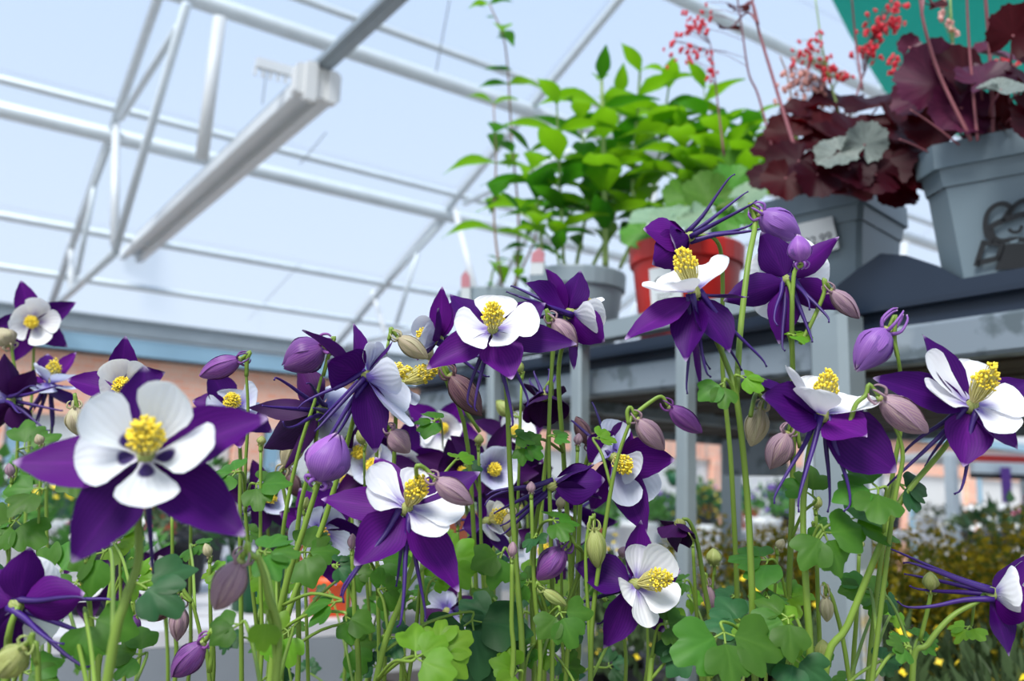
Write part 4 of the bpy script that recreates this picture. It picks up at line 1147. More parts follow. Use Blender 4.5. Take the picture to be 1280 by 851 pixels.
F('F21', 'dark columbine right of centre with drooping sepals and yellow stamens inside', (766, 570), .46, (.45, -.35, .8), [(748, 545, .01), (728, 600, .02), (722, 720, .02), (720, 851, .02)],
  sep=[(735, 545, 0, 0, 1.1), (843, 574, -.006, 0, 1.3), (808, 668, -.01, 0, 1.1), (784, 525, .01), (740, 640, .008)], pet=[(788, 632, -.012), (768, 524, .006), (752, 560, .0), (800, 590, -.01), (820, 620, .004)], ptm='petal_blue', st=1.1)
F('F22', 'half closed purple columbine pointing right with dark hooked spurs on its left', (690, 606), .43, (.95, -.02, .1), [(672, 640, .01), (664, 720, .01), (668, 851)],
  sep=[(757, 600, -.012, 0, 1.15), (752, 622, -.006, 0, 1), (742, 580, .0, 0, 1.2), (750, 612, .012, 0, 1), (746, 590, .012, 0, 1)], pet=[(742, 605, 0, .6), (740, 600, -.004, .6), (742, 610, .004, .6), (738, 595, 0, .6), (740, 615, 0, .6)], spd=(-.9, -.55, .1), spurs=1.1, st=0)
F('F23', 'dark crumpled purple columbine in front of the first upright bar', (680, 494), .5, (.1, -.7, .5), [(690, 480), (684, 560, .01), (676, 660, .01), (680, 851)], sep=[(655, 505, -.01), (700, 520, -.008), (675, 535, 0), (655, 480, .01), (708, 490, .008)], spm='sepal_dark', ptm='sepal_dark', st=0, spurs=.5, sw=1.15, S=.03)
F('F24', 'small columbine in the middle distance with white petals spread below the brown bud', (552, 536), .74, (.15, .1, 1), [(556, 600), (552, 700), (548, 851)], sep=[(508, 505), (580, 500), (600, 545), (570, 590), (510, 572)], pet=[(524, 536, -.01), (566, 520, -.01), (572, 548, -.012), (578, 575, -.012), (535, 565, -.012)], pw=1.15, S=.04, st=.6)
F('F25', 'dark columbine with thin white petal rims in the middle distance', (575, 592), .62, (.3, .2, .9), [(585, 650), (590, 851)], sep=[(520, 570), (560, 548), (622, 572), (610, 630), (556, 640)], pet=[(548, 585, -.01), (572, 566, -.008), (604, 582, -.01), (600, 612, -.012), (566, 620, -.012)], spm='sepal_dark', ptm='sepal_dark', st=.5, S=.036)
F('F26', 'columbine with one yellow stamen tuft and white petal right of the mauve bud', (608, 652), .55, (.7, .3, .5), [(606, 700), (612, 851)], sep=[(578, 660), (598, 620), (640, 700, -.01), (600, 700, -.008), (640, 625, .01)], pet=[(628, 668, -.01), (640, 650, 0), (612, 672, -.012), (622, 630, .004), (635, 640, 0)], st=1.0)
F('F27', 'columbine low in the middle with dull lilac petals seen from behind', (560, 765), .58, (-.3, .2, .3), [(574, 800), (578, 851)], sep=[(530, 810, 0), (572, 730), (600, 750), (594, 800), (520, 760)], pet=[(538, 740, 0), (582, 790, -.01), (545, 785, -.01), (565, 740), (600, 770)], ptm='petal_blue', st=0, spm='sepal_dark')
F('F28', 'purple columbine turned away in the lower left corner', (20, 757), .335, (-.25, .1, -1), [(12, 790, -.004), (8, 851)], r=.0018,
  sep=[(37, 683, 0, 0, .9), (106, 742, .0, 0, 1.0), (24, 836, .008, 0, .9), (-50, 800, 0), (-40, 715, 0)], pet=[(-4, 715, .01), (60, 700, .012), (70, 790, .014), (-10, 810, .01), (-40, 760, .01)], spd=(.75, -.4, .45), spurs=1.0, st=.4)
F('F29', 'small white columbine with a round yellow eye below the biggest flower', (194, 722), .62, (-.05, .2, 1), [(206, 770), (210, 851)], sep=[(232, 715, -.005), (200, 762, -.004), (170, 690), (215, 680), (165, 745)], pet=[(178, 712, -.01), (212, 704, -.01), (218, 730, -.01), (196, 752, -.012), (172, 738, -.01)], st=1.0, spm='sepal_dark')
F('F30', 'withered dark columbine hanging from a bent stalk in front of the second upright bar', (850, 655), .46, (-.35, -.9, .2), [(862, 652, 0), (872, 680, 0), (880, 730), (888, 780), (886, 851)], sep=[(828, 672, -.01), (845, 690, -.004), (862, 686, 0), (835, 660, .01), (868, 668, -.01)], spm='sepal_dark', nopet=True, st=0, S=.026, sw=1.3)
F('F31', 'dark columbine behind the mauve buds in the middle of the bed', (470, 585), .6, (-.2, .2, .8), [(466, 640), (460, 851)], spm='sepal_dark', ptm='petal_blue', S=.034, hint=(.3, 1, 0), st=.8)
F('F32', 'dark columbine deep among the stems behind the centre', (640, 545), .72, (.3, .4, .6), [(636, 600), (640, 851)], spm='sepal_dark', S=.034, hint=(.1, 1, 0), st=.8)
F('F33', 'dim columbine low behind the stems left of the white low centre flower', (690, 690), .66, (-.5, .1, .6), [(688, 740), (690, 851)], spm='sepal_dark', ptm='petal_blue', S=.036, st=.8)
F('F34', 'dim columbine between the biggest flower and the half hidden pale blue one', (330, 625), .6, (.4, .2, .6), [(336, 680), (334, 851)], spm='sepal_dark', ptm='petal_blue', S=.032, st=.8)
F('F35', 'dim purple columbine low at the left behind the corner flower', (112, 735), .7, (-.2, .3, .8), [(116, 780), (112, 851)], spm='sepal_dark', S=.034, hint=(.4, 1, 0), st=.8)
F('F36', 'dim purple columbine behind the broad middle sepal', (430, 610), .64, (.2, .5, .6), [(436, 660), (430, 851)], spm='sepal', ptm='petal_blue', S=.034, hint=(.4, 1, 0), st=.8)

# ------------------------------------------------------------------ bud stalks and buds
stalk('S1', 'slim columbine stalk with one arched purple bud in front of the brick band', [(307, 452), (310, 520), (306, 620), (314, 720), (325, 851)], .45, .0012)
bud(STALK['S1'][0], (301, 449), (249, 470), .45, 14, 'bud_purple', joint=[(309, 450), (308, 470)])
stalk('S2', 'columbine stalk with a fat half open purple bud left of the side-facing flower', [(402, 470), (394, 500), (372, 570), (352, 680), (345, 851)], .45, .0013)
bud(STALK['S2'][0], (406, 432), (352, 459), .45, 22, 'bud_purple', joint=[(412, 440), (404, 470)], open_=.35)
stalk('S3', 'pair of pale stalks carrying one ragged lilac bell-shaped bud', [(399, 600), (380, 660), (355, 740), (338, 851)], .4, .0019)
bud(STALK['S3'][0], (398, 602), (424, 540), .4, 27, 'sepal_lilac', joint=[(395, 612)], open_=.35, spur=.3)
stalk('S4', 'thin stalk with a green-beige bud pointing right beneath the roof frame', [(486, 425), (478, 470), (470, 600), (474, 851)], .44, .0012)
bud(STALK['S4'][0], (497, 421), (536, 449), .44, 12, 'bud_cream', joint=[(488, 416), (486, 425)])
bud(STALK['F10'][0], (562, 468), (603, 520), .44, 17, 'bud_brown', joint=[(556, 466), (566, 480)])
bud(STALK['F18'][0], (487, 538), (512, 566), .42, 15, 'bud_mauve', joint=[(480, 530), (470, 560)])
stalk('S5', 'stalk with one mauve bud lying over the white middle flower', [(542, 592), (530, 680, .02), (510, 851, .02)], .40, .0012)
bud(STALK['S5'][0], (543, 599), (592, 629), .37, 15, 'bud_mauve', joint=[(520, 586), (530, 640, .03)])
stalk('S6', 'upright stalk with a beige-pink bud hanging beside the deep purple flower', [(685, 396), (690, 440), (686, 560), (690, 851)], .43, .0013)
bud(STALK['S6'][0], (690, 399), (722, 433), .43, 14, 'bud_mauve', joint=[(684, 394), (686, 410)])
stalk('S7', 'stalk forking into two arched purple buds in front of the second upright bar', [(790, 520), (770, 580), (756, 660), (742, 760), (738, 851)], .42, .0014)
bud(STALK['S7'][0], (836, 508), (878, 541), .42, 13, 'bud_purple', joint=[(812, 503), (793, 518)])
bud(STALK['S7'][0], (796, 523), (831, 563), .42, 14, 'bud_mauve', joint=[(784, 515), (786, 530)])
bud(STALK['F13'][0], (949, 266), (1000, 298), .44, 19, 'sepal_lilac', joint=[(944, 280), (935, 330, -.02), (925, 420, -.03), (921, 490, -.04)], open_=.3, rr=.0013)
bud(STALK['F14'][0], (1001, 329), (997, 292), .42, 15, 'sepal_lilac', joint=[(993, 340), (990, 380)], open_=.1)
bud(STALK['F14'][0], (1038, 362), (1075, 399), .42, 12, 'bud_mauve', joint=[(1030, 366), (1016, 400), (1000, 430)])
stalk('S8', 'stalk with one nodding lilac bud in front of the weathered rack edge', [(1114, 418), (1124, 455), (1128, 520, .01), (1112, 620, .01), (1085, 851, .01)], .4, .0013)
bud(STALK['S8'][0], (1110, 411), (1068, 464), .4, 22, 'sepal_lilac', joint=[(1118, 424), (1122, 445)], open_=.15, spur=.9)
stalk('S9', 'stalk with a plump pink-mauve bud pointing right under the rack', [(1096, 495), (1128, 560), (1116, 640), (1090, 851)], .38, .0013)
bud(STALK['S9'][0], (1100, 496), (1160, 541), .38, 20, 'bud_mauve', joint=[(1082, 494), (1070, 505), (1062, 530)], neck='bud_green')
bud(STALK['F12'][0], (952, 510), (938, 558), .4, 15, 'bud_cream', joint=[(955, 498), (945, 492), (938, 520, -.01)])
bud(STALK['F15'][0], (985, 540), (962, 588), .43, 17, 'bud_mauve', joint=[(995, 530), (1000, 560)])
stalk('S10', 'stalk with one dusty mauve bud hanging by the biggest flower', [(322, 694), (334, 740), (345, 851)], .3, .0016)
bud(STALK['S10'][0], (302, 700), (268, 764), .3, 21, 'bud_mauve', joint=[(312, 692), (324, 698)])
stalk('S11', 'low stalk with three small drooping purple-brown buds near the bottom', [(240, 750), (250, 790), (262, 851)], .42, .0013)
bud(STALK['S11'][0], (219, 747), (185, 776), .42, 12, 'bud_brown', joint=[(232, 742), (240, 752)])
bud(STALK['S11'][0], (226, 757), (221, 802), .42, 12, 'bud_mauve', joint=[(230, 746), (240, 752)])
bud(STALK['S11'][0], (255, 803), (214, 848), .38, 17, 'bud_purple', joint=[(266, 796), (262, 840)])
stalk('S12', 'thin stalk with one small purple bud hanging straight down at lower left', [(166, 748), (172, 780), (170, 851)], .42, .0011)
bud(STALK['S12'][0], (166, 768), (168, 799), .42, 9, 'bud_purple', joint=[(166, 752)])
bud(STALK['F3'][0], (94, 508), (98, 546), .46, 14, 'bud_cream', joint=[(94, 496), (104, 540), (125, 640)])
stalk('S13', 'stalk with one plump green-cream bud hanging above the low white flower', [(738, 645), (732, 700), (738, 851)], .42, .0012)
bud(STALK['S13'][0], (743, 660), (747, 712), .42, 13, 'bud_green', joint=[(742, 646), (738, 648)])
bud(STALK['F22'][0], (705, 684), (671, 725), .42, 17, 'bud_purple', joint=[(718, 680), (728, 700, .01), (700, 780, .01)])
bud(STALK['F22'][0], (678, 737), (708, 757), .42, 8, 'bud_green', joint=[(668, 735)])
stalk('S14', 'stalk with a small drooping green-white bud before the post at lower right', [(1034, 735), (1044, 760), (1062, 851)], .4, .0013)
bud(STALK['S14'][0], (1032, 745), (1034, 778), .4, 9, 'bud_cream', joint=[(1030, 730), (1036, 738)], spur=1.0)
bud(STALK['S14'][0], (1030, 826), (1028, 798), .4, 10, 'bud_green', joint=[(1032, 840)])
bud(STALK['F17'][0], (1164, 738), (1163, 714), .42, 10, 'bud_green', joint=[(1160, 760), (1150, 800)])
stalk('S15', 'thin stalk with a tight green bud standing right of the second upright bar', [(894, 700), (890, 740), (880, 851)], .5, .0011)
bud(STALK['S15'][0], (893, 706), (892, 684), .5, 10, 'bud_green', joint=[(893, 720)], spur=.2)
bud(STALK['S15'][0], (884, 730), (890, 768), .5, 8, 'bud_mauve', joint=[(880, 722), (888, 735)])
stalk('S16', 'short stalk with a yellow-green bud in the bottom left corner', [(40, 800), (48, 851)], .3, .0013)
bud(STALK['S16'][0], (32, 808), (-6, 848), .3, 20, 'bud_green', joint=[(40, 800), (46, 830)])
bud(STALK['F27'][0], (603, 755), (602, 797), .5, 9, 'bud_purple', joint=[(598, 745), (590, 780)])
bud(STALK['F2'][0], (12, 432), (0, 410), .62, 14, 'bud_cream', joint=[(16, 446), (30, 520)])
bud(STALK['F26'][0], (640, 640), (636, 672), .45, 11, 'bud_cream', joint=[(640, 620), (650, 660)])
bud(STALK['F9'][0], (540, 450), (520, 420), .5, 10, 'bud_cream', joint=[(560, 480), (600, 540)])
bud(STALK['F7'][0], (355, 585), (380, 530), .5, 14, 'bud_cream', joint=[(352, 600), (360, 640)])
bud(STALK['F34'][0], (360, 590), (374, 622), .55, 10, 'bud_brown', joint=[(354, 580), (345, 620)])
bud(STALK['F25'][0], (640, 520), (620, 500), .6, 10, 'bud_green', joint=[(650, 530), (640, 600)])
bud(STALK['F21'][0], (736, 556), (720, 520), .5, 10, 'bud_brown', joint=[(738, 570), (736, 600)])

# ------------------------------------------------------------------ leaves that can be told apart in the photograph
for a in (('S3', 420, 752, .38, 42, (-.3, .8, .5), (-1, .1, .2), 'leaf', 2), ('S3', 432, 770, .39, 34, (.2, .7, .7), (.4, -1, 0), 'leaf', 2), ('F18', 590, 775, .42, 62, (.0, .6, .8), (.2, -1, .2), 'leaf_blue', 3),
          ('F18', 520, 822, .36, 46, (.1, .7, .7), (.3, .3, 0), 'leaf_lime', 3), ('F18', 548, 815, .37, 40, (.0, .5, .8), (.6, .4, 0), 'leaf_lime', 3), ('F9', 628, 690, .42, 40, (.3, .5, .8), (-.5, -.6, 0), 'leaf', 2),
          ('F9', 612, 815, .42, 50, (.0, .6, .8), (.2, -1, .2), 'leaf_blue', 3), ('F22', 700, 765, .4, 40, (.1, .6, .8), (.3, -1, .2), 'leaf', 3), ('F22', 692, 650, .42, 34, (.0, .9, .3), (.8, .3, 0), 'leaf', 3),
          ('F12', 905, 790, .37, 70, (.1, .62, .75), (.05, -1, .2), 'leaf', 3), ('F12', 930, 780, .4, 50, (.1, .8, .5), (-1, -.1, .2), 'leaf_blue', 3), ('F14', 960, 700, .42, 40, (-.1, .9, .4), (-1, .2, 0), 'leaf', 3),
          ('F15', 1030, 665, .38, 54, (.2, .5, .8), (.3, -1, .2), 'leaf', 3), ('F15', 1060, 650, .39, 56, (.1, .8, .5), (1, .3, 0), 'leaf', 2), ('F14', 985, 772, .38, 44, (-.1, .7, .6), (-1, -.3, .2), 'leaf', 3),
          ('F16', 1098, 610, .38, 54, (-.1, .85, .5), (-1, .1, .1), 'leaf', 3), ('F16', 1125, 605, .39, 40, (.4, .5, .7), (.8, -.4, 0), 'leaf_blue', 2), ('F14', 992, 822, .38, 44, (.0, .6, .8), (-.2, -.8, .2), 'leaf_blue', 3), ('F14', 1016, 620, .41, 40, (.0, .4, .9), (-.3, .8, 0), 'leaf', 2),
          ('F1', 130, 690, .36, 46, (-.1, .5, .8), (-.9, -.1, .2), 'leaf', 3), ('F1', 175, 730, .33, 66, (.0, .7, .6), (1, -.1, 0), 'leaf_blue', 2), ('F1', 110, 770, .34, 56, (.0, .6, .8), (.4, -.6, 0), 'leaf', 2), ('F1', 70, 720, .42, 48, (-.1, .5, .8), (-.5, .6, 0), 'leaf', 3),
          ('F3', 90, 590, .45, 44, (.0, .8, .5), (.9, .0, 0), 'leaf', 3), ('F4', 50, 610, .5, 40, (.0, .7, .7), (-.9, .1, 0), 'leaf', 3), ('F5', 20, 650, .5, 48, (.0, .6, .8), (-.3, -.9, 0), 'leaf', 3), ('F2', 30, 560, .55, 40, (.1, .6, .8), (.6, .4, 0), 'leaf', 3),
          ('S1', 320, 605, .42, 36, (.0, .8, .5), (1, -.3, 0), 'leaf', 3), ('S1', 295, 590, .42, 34, (-.2, .8, .5), (-1, .2, 0), 'leaf', 3), ('S10', 334, 770, .3, 40, (.1, .4, .9), (.0, -1, 0), 'leaf_lime', 1), ('S10', 330, 690, .34, 44, (.0, .9, .3), (1, .2, 0), 'leaf', 3), ('S10', 300, 780, .34, 40, (.0, .8, .5), (-1, 0, .2), 'leaf', 2),
          ('S2', 380, 690, .42, 40, (.1, .7, .6), (.9, .1, 0), 'leaf', 3), ('S6', 690, 430, .43, 24, (.0, .8, .5), (-1, .3, 0), 'leaf_lime', 2), ('S7', 745, 548, .43, 24, (.1, .7, .6), (.7, .5, 0), 'leaf_lime', 2), ('F11', 655, 555, .42, 26, (.0, .6, .8), (.4, -.4, 0), 'leaf', 3), ('F11', 690, 545, .42, 24, (.0, .8, .5), (.9, 0, 0), 'leaf', 2),
          ('F12', 925, 470, .38, 32, (.0, .8, .5), (.7, -.3, 0), 'leaf_lime', 2), ('F12', 905, 478, .38, 32, (.0, .5, .8), (-.3, -.6, 0), 'leaf', 2), ('F14', 990, 418, .42, 26, (.0, .9, .3), (.8, 0, 0), 'leaf_lime', 3), ('F24', 545, 525, .44, 28, (.0, .9, .4), (-.8, -.1, 0), 'leaf', 3), ('S5', 570, 575, .43, 24, (.0, .8, .5), (.3, .8, 0), 'leaf_lime', 2),
          ('F9', 640, 545, .42, 26, (.0, .8, .5), (.9, .1, 0), 'leaf', 2), ('S4', 470, 700, .42, 40, (.1, .6, .8), (.6, .1, 0), 'leaf', 3), ('F18', 560, 700, .42, 44, (.0, .7, .7), (.8, .3, 0), 'leaf_lime', 3), ('F26', 620, 770, .45, 44, (.0, .6, .8), (-.5, -.6, 0), 'leaf_blue', 3), ('F20', 830, 780, .42, 32, (.1, .7, .6), (.8, .3, 0), 'leaf', 3), ('F20', 860, 810, .42, 40, (.0, .7, .6), (-.8, .3, 0), 'leaf_blue', 3),
          ('F28', 30, 840, .33, 40, (.0, .7, .6), (.9, .3, 0), 'leaf', 2), ('F17', 1150, 800, .42, 24, (.0, .7, .6), (.9, .2, 0), 'leaf', 3), ('S9', 1082, 735, .42, 30, (.0, .7, .6), (-.6, .5, 0), 'leaf', 2)):
    leaf(*a)
F('F38', 'dark columbine among the stems straight above the half closed pointing flower', (612, 588), .58, (.4, .1, .8), [(616, 640), (614, 851)], spm='sepal_dark', ptm='petal_blue', S=.034, hint=(.5, 1, 0), st=.7)
F('F39', 'dark drooping columbine behind the white petals of the crisp middle flower', (505, 575), .64, (-.1, -.4, .8), [(500, 640), (505, 851)], spm='sepal', ptm='petal', S=.036, hint=(.2, 1, 0), st=.7)
F('F40', 'dark columbine below the crumpled one, between the two slim bars', (655, 600), .68, (.6, -.2, .6), [(660, 660), (655, 851)], spm='sepal_dark', ptm='sepal_dark', S=.036, hint=(.2, 1, 0), st=0)
F('F41', 'deep purple columbine turned down behind the green-cream bud', (715, 640), .6, (-.3, -.6, .5), [(712, 700), (716, 851)], spm='sepal', ptm='petal_blue', S=.036, hint=(.2, 1, 0), st=.5)
F('F42', 'dim columbine behind the side-facing flower with white petals low', (445, 560), .6, (.2, -.3, .8), [(440, 640), (446, 851)], spm='sepal_dark', ptm='petal', S=.032, hint=(.3, 1, 0), st=.8)
# another yellow tuft behind the side-facing flower
F('F37', 'columbine right behind the side-facing one, only its yellow tuft and a white petal showing', (500, 480), .47, (.8, .35, .3), [(494, 540, .01), (480, 851, .02)], sep=[(480, 440, .01), (470, 520, .01), (500, 520, 0)], pet=[(520, 506, 0), (510, 462, .01), (500, 510, .005)], ptm='petal_blue', st=1.4)
# the undergrowth of each stalk: more leaves lower down, further in among the stems
rs_ = random.Random(5)
KINDS = ['leaf', 'leaf', 'leaf_lime', 'leaf_blue']
for nm, (e, path, d) in list(STALK.items()):
    n = 2 if nm[0] == 'F' else 1
    for k in range(n):
        q = path[int(rs_.uniform(.3, .7) * (len(path) - 1))]
        v = q - CAM; dd = v.dot(FWD)
        px = 640 + FPX * v.dot(RIGHT) / dd + rs_.uniform(-50, 50)
        py = 660 + 190 * rs_.random() ** .8
        if px > 860: py = max(py, 745)
        dd = max(.38, dd + rs_.uniform(-.02, .10))
        leaf(nm, px, py, dd, rs_.uniform(20, 36) * .45 / dd, kind=rs_.choice(KINDS), n=3)
# slender flowerless stalks between them, with a few small leaves and a tight green bud
spots = [(52, 560, .5), (108, 700, .36), (215, 640, .5), (262, 700, .45), (326, 560, .42), (440, 690, .4), (455, 560, .5), (528, 700, .42), (572, 660, .5), (598, 560, .52), (652, 470, .46), (664, 620, .42), (700, 640, .46), (722, 560, .44), (640, 700, .4), (776, 700, .5), (812, 690, .55), (866, 680, .5), (972, 690, .44), (1020, 640, .44), (1074, 690, .46), (380, 640, .48), (240, 560, .55), (14, 600, .5), (150, 690, .5), (497, 700, .46)]
SHOOT = ['under the small flower at the left edge', 'below the left tip of the biggest flower', 'close right of the biggest flower\'s stem', 'behind the dusty mauve hanging bud', 'right of the arched purple bud\'s stem', 'below the ragged lilac bell-shaped bud', 'under the side-facing flower', 'under the right lower sepal of the crisp middle flower', 'behind the mauve bud on the middle flower', 'under the brown bud in the middle', 'below the deep purple flower, tallest of the shoots', 'right of the long stem of the flower facing up', 'under the half closed pointing flower', 'under the dark crumpled flower', 'low, between the middle flower and the hanging purple bud', 'behind the low white centre flower', 'close right of the low white centre flower', 'beside the withered hanging flower', 'left of the two tall right stems', 'between the two tall right stems and the post', 'in front of the post at lower right', 'between the nodding grey-white flower and the ragged bell bud', 'right above the biggest flower\'s lower sepal', 'lowest leftmost in the bed', 'hidden behind the biggest flower\'s stem', 'straight below the crisp middle flower']
for k, (x, y, d) in enumerate(spots):
    lean = rs_.uniform(-16, 16)
    nm = 'G%d' % k
    e = stalk(nm, None, [(x, y), (x + lean * .4, (y + 851) / 2), (x + lean, 860)], d, rs_.uniform(.0011, .0016), kind='columbine_shoot', cat='shoot')
    e['label'] = 'slender flowerless columbine shoot ' + SHOOT[k]
    e['group'] = 'flowerless columbine shoots'
    b = x + rs_.uniform(-8, 8)
    bud(e, (x, y - 4), (b, y - rs_.uniform(14, 24)), d, 6, rs_.choice(['bud_green', 'bud_cream', 'bud_mauve']), joint=[(x, y + 4)], spur=.3)
    if k % 2: leaf(nm, x + rs_.uniform(-20, 20), y + rs_.uniform(10, 60), d, 20 * .45 / d, kind=rs_.choice(KINDS), n=3)

# ------------------------------------------------------------------ bed of soil the columbines grow in
gx = [WO[e] for e, p, d in STALK.values()]
x0, x1 = min(p.x for p in gx) - .06, min(.82, max(p.x for p in gx) + .05)
y0, y1 = min(p.y for p in gx) - .06, max(p.y for p in gx) + .06
bed = empty('planting_trough', ((x0 + x1) / 2, (y0 + y1) / 2, 0), 'low dark trough of soil in which the columbines grow', 'trough')
mb = MB(); box(mb, ((x0 + x1) / 2, (y0 + y1) / 2, .675), ((x1 - x0) / 2, 0, 0), (0, (y1 - y0) / 2, 0), (0, 0, .025)); obj('soil', mb, M['soil'], bed, smooth=False)
for a, b in (((x0, y0), (x1, y0)), ((x1, y0), (x1, y1)), ((x1, y1), (x0, y1)), ((x0, y1), (x0, y0))):
    mb = MB(); bar(mb, (*a, .66), (*b, .66), .012, .09); obj('side_board', mb, M['dark'], bed, smooth=False)
mb = MB(); box(mb, ((x0 + x1) / 2, (y0 + y1) / 2, .63), ((x1 - x0) / 2, 0, 0), (0, (y1 - y0) / 2, 0), (0, 0, .02)); obj('base_board', mb, M['dark'], bed, smooth=False)
for x in (x0 + .05, x1 - .05):
    for y in (y0 + .05, y1 - .05):
        mb = MB(); bar(mb, (x, y, 0), (x, y, .62), .05, .05, V((0, 1, 0))); obj('leg', mb, M['dark'], bed, smooth=False)

# ------------------------------------------------------------------ plants on the rack's lower shelf
M['yellow'] = plain('yellow_blossom', lin(240, 212, 48), .55, 0, amt=.3, scale=60, rvar=.15)
M['olive'] = plain('olive_foliage', lin(140, 150, 46), .6, 0, amt=.35, scale=40, trans=.15, rvar=.2)
M['greygreen'] = plain('grey_green_foliage', lin(76, 100, 60), .6, 0, amt=.3, scale=40, trans=.15, rvar=.2)
M['midgreen'] = plain('mid_green_foliage', lin(76, 130, 52), .55, 0, amt=.35, scale=30, trans=.25, rvar=.25)
M['darkgreen'] = plain('dark_green_foliage', lin(34, 70, 34), .55, 0, amt=.35, scale=30, trans=.2, rvar=.2)
M['white_bloom'] = plain('white_blossom', lin(244, 242, 240), .5, 0, amt=.05, trans=.2)
M['violet_bloom'] = plain('violet_blossom', lin(120, 70, 170), .5, 0, amt=.2, trans=.2)
M['pink_bloom'] = plain('pink_blossom', lin(220, 90, 130), .5, 0, amt=.2, trans=.2)
M['white_pot'] = plain('white_pot', lin(236, 236, 234), .4, 0, amt=.04)
M['terracotta'] = plain('terracotta', lin(196, 106, 72), .8, 0, amt=.15, scale=20)
M['green_pot'] = plain('green_pot', lin(30, 96, 60), .45, 0, amt=.1)
def tuft(mb, c, r, h, n, lw, ll, rs, mi=0, upright=.5):
    """n leaves on a mound of radius r and height h"""
    for k in range(n):
        a = rs.uniform(0, 6.283); q = math.sqrt(rs.random())
        z = h * (1 - q * q * .75) * rs.uniform(.45, 1.02)
        p = V(c) + V((cos(a) * q * r, sin(a) * q * r, z))
        dv = V((cos(a) * q, sin(a) * q, upright + rs.uniform(-.4, .4))).normalized()
        s = dv.orthogonal().normalized(); s = Matrix.Rotation(rs.uniform(0, 6.28), 3, dv) @ s
        l_, w_ = ll * rs.uniform(.7, 1.2), lw * rs.uniform(.7, 1.2)
        n_ = dv.cross(s)
        mb.add([p - dv * l_ * .3, p + s * w_ - n_ * w_ * .3, p + dv * l_ * .7, p - s * w_ - n_ * w_ * .3], [(0, 1, 2), (0, 2, 3)], None, mi)
def blooms(mb, c, r, h, n, s, rs, lo=.8):
    for k in range(n):
        a = rs.uniform(0, 6.283); q = math.sqrt(rs.random())
        z = h * (1 - q * q * .75) * rs.uniform(lo, 1.06)
        p = V(c) + V((cos(a) * q * r, sin(a) * q * r, z))
        nrm = V((cos(a) * q + rs.gauss(0, .4), sin(a) * q + rs.gauss(0, .4), .8)).normalized()
        u = nrm.orthogonal().normalized(); w_ = nrm.cross(u); t = s * rs.uniform(.7, 1.3)
        vs = [p - nrm * t * .15] + [p + (u * cos(b) + w_ * sin(b)) * t * (1 if j % 2 == 0 else .55) for j, b in enumerate([i * pi / 4 for i in range(8)])]
        mb.add(vs, [(0, 1 + j, 1 + (j + 1) % 8) for j in range(8)])
def pot_plant(name, c, z, ph, pr_, r, h, potm, folm, flm=None, nfol=160, nbl=60, bs=.008, lw=.008, ll=.03, label='', cat='potted plant', group=None, seed=0, lo=.8, upright=.5):
    rs = random.Random(seed)
    e = empty(name, (c[0], c[1], z), label, cat, group)
    mb = MB(); lathe(mb, (c[0], c[1], z), [(0, 0), (pr_ * .78, 0), (pr_ * .97, ph * .82), (pr_ * 1.04, ph * .83), (pr_ * 1.06, ph), (pr_ * .96, ph), (pr_ * .95, ph * .92), (0, ph * .94)], 16); obj('pot', mb, potm, e)
    mb = MB(); tuft(mb, (c[0], c[1], z + ph * .9), r, h, nfol, lw, ll, rs, upright=upright); o = obj('foliage', mb, folm, e); o['kind'] = 'stuff'
    if flm:
        mb = MB(); blooms(mb, (c[0], c[1], z + ph * .9), r, h + ll * .5, nbl, bs, rs, lo); o = obj('blossom', mb, flm, e); o['kind'] = 'stuff'
    return e
ORD = ['first', 'second', 'third', 'fourth', 'fifth', 'sixth', 'seventh', 'eighth', 'ninth', 'tenth', 'eleventh', 'twelfth', 'thirteenth', 'fourteenth', 'fifteenth', 'sixteenth', 'seventeenth', 'eighteenth']
zs = .613
k = 0
for rowi, x in enumerate((1.12, 1.34, 1.56, 1.78)):
    for coli, y in enumerate((.22, .43, .64, .85, 1.06, 1.27)):
        k += 1
        if x < 1.2 and y > .5: continue
        pot_plant('potted_alyssum', (x + rnd(-.03, .03), y + rnd(-.03, .03)), zs, .13, .075, .135, .205 + .05 * (x - 1.1) + rnd(-.02, .02), M['dark'], M['olive'], M['yellow'], 520, 760, .0062, .005, .02, 'bushy golden plant on the lower shelf, %s row back, %s from the right' % (ORD[rowi], ORD[coli]), 'potted plant', 'golden plants on the lower shelf of the rack', k, .7)
for j, (x, y, hh) in enumerate(((.96, .28, .2), (.97, .46, .21), (.96, .64, .2), (1.0, .82, .22), (.97, 1.0, .2), (1.02, 1.18, .22), (1.16, .62, .16), (1.16, .8, .16))):
    pot_plant('potted_herb', (x, y), zs, .12, .065, .1, hh - .03, M['dark'], M['greygreen'], M['yellow'], 420, 40, .0055, .0055, .03, 'grey-green small-leaved herb on the lower shelf, ' + ('%s from the right in front' % ORD[j] if j < 6 else 'behind, ' + ('nearer the post' if j == 6 else 'nearer the upright bar')), 'potted plant', 'grey-green herbs on the lower shelf of the rack', 50 + j, .95, 1.4)
pot_plant('potted_shrub', (2.45, 1.2), 0, .3, .14, .3, .76, M['dark'], M['darkgreen'], None, 900, 0, .01, .012, .045, label='dark green bushy shrub beyond the golden plants at the right edge', cat='potted plant', seed=90)

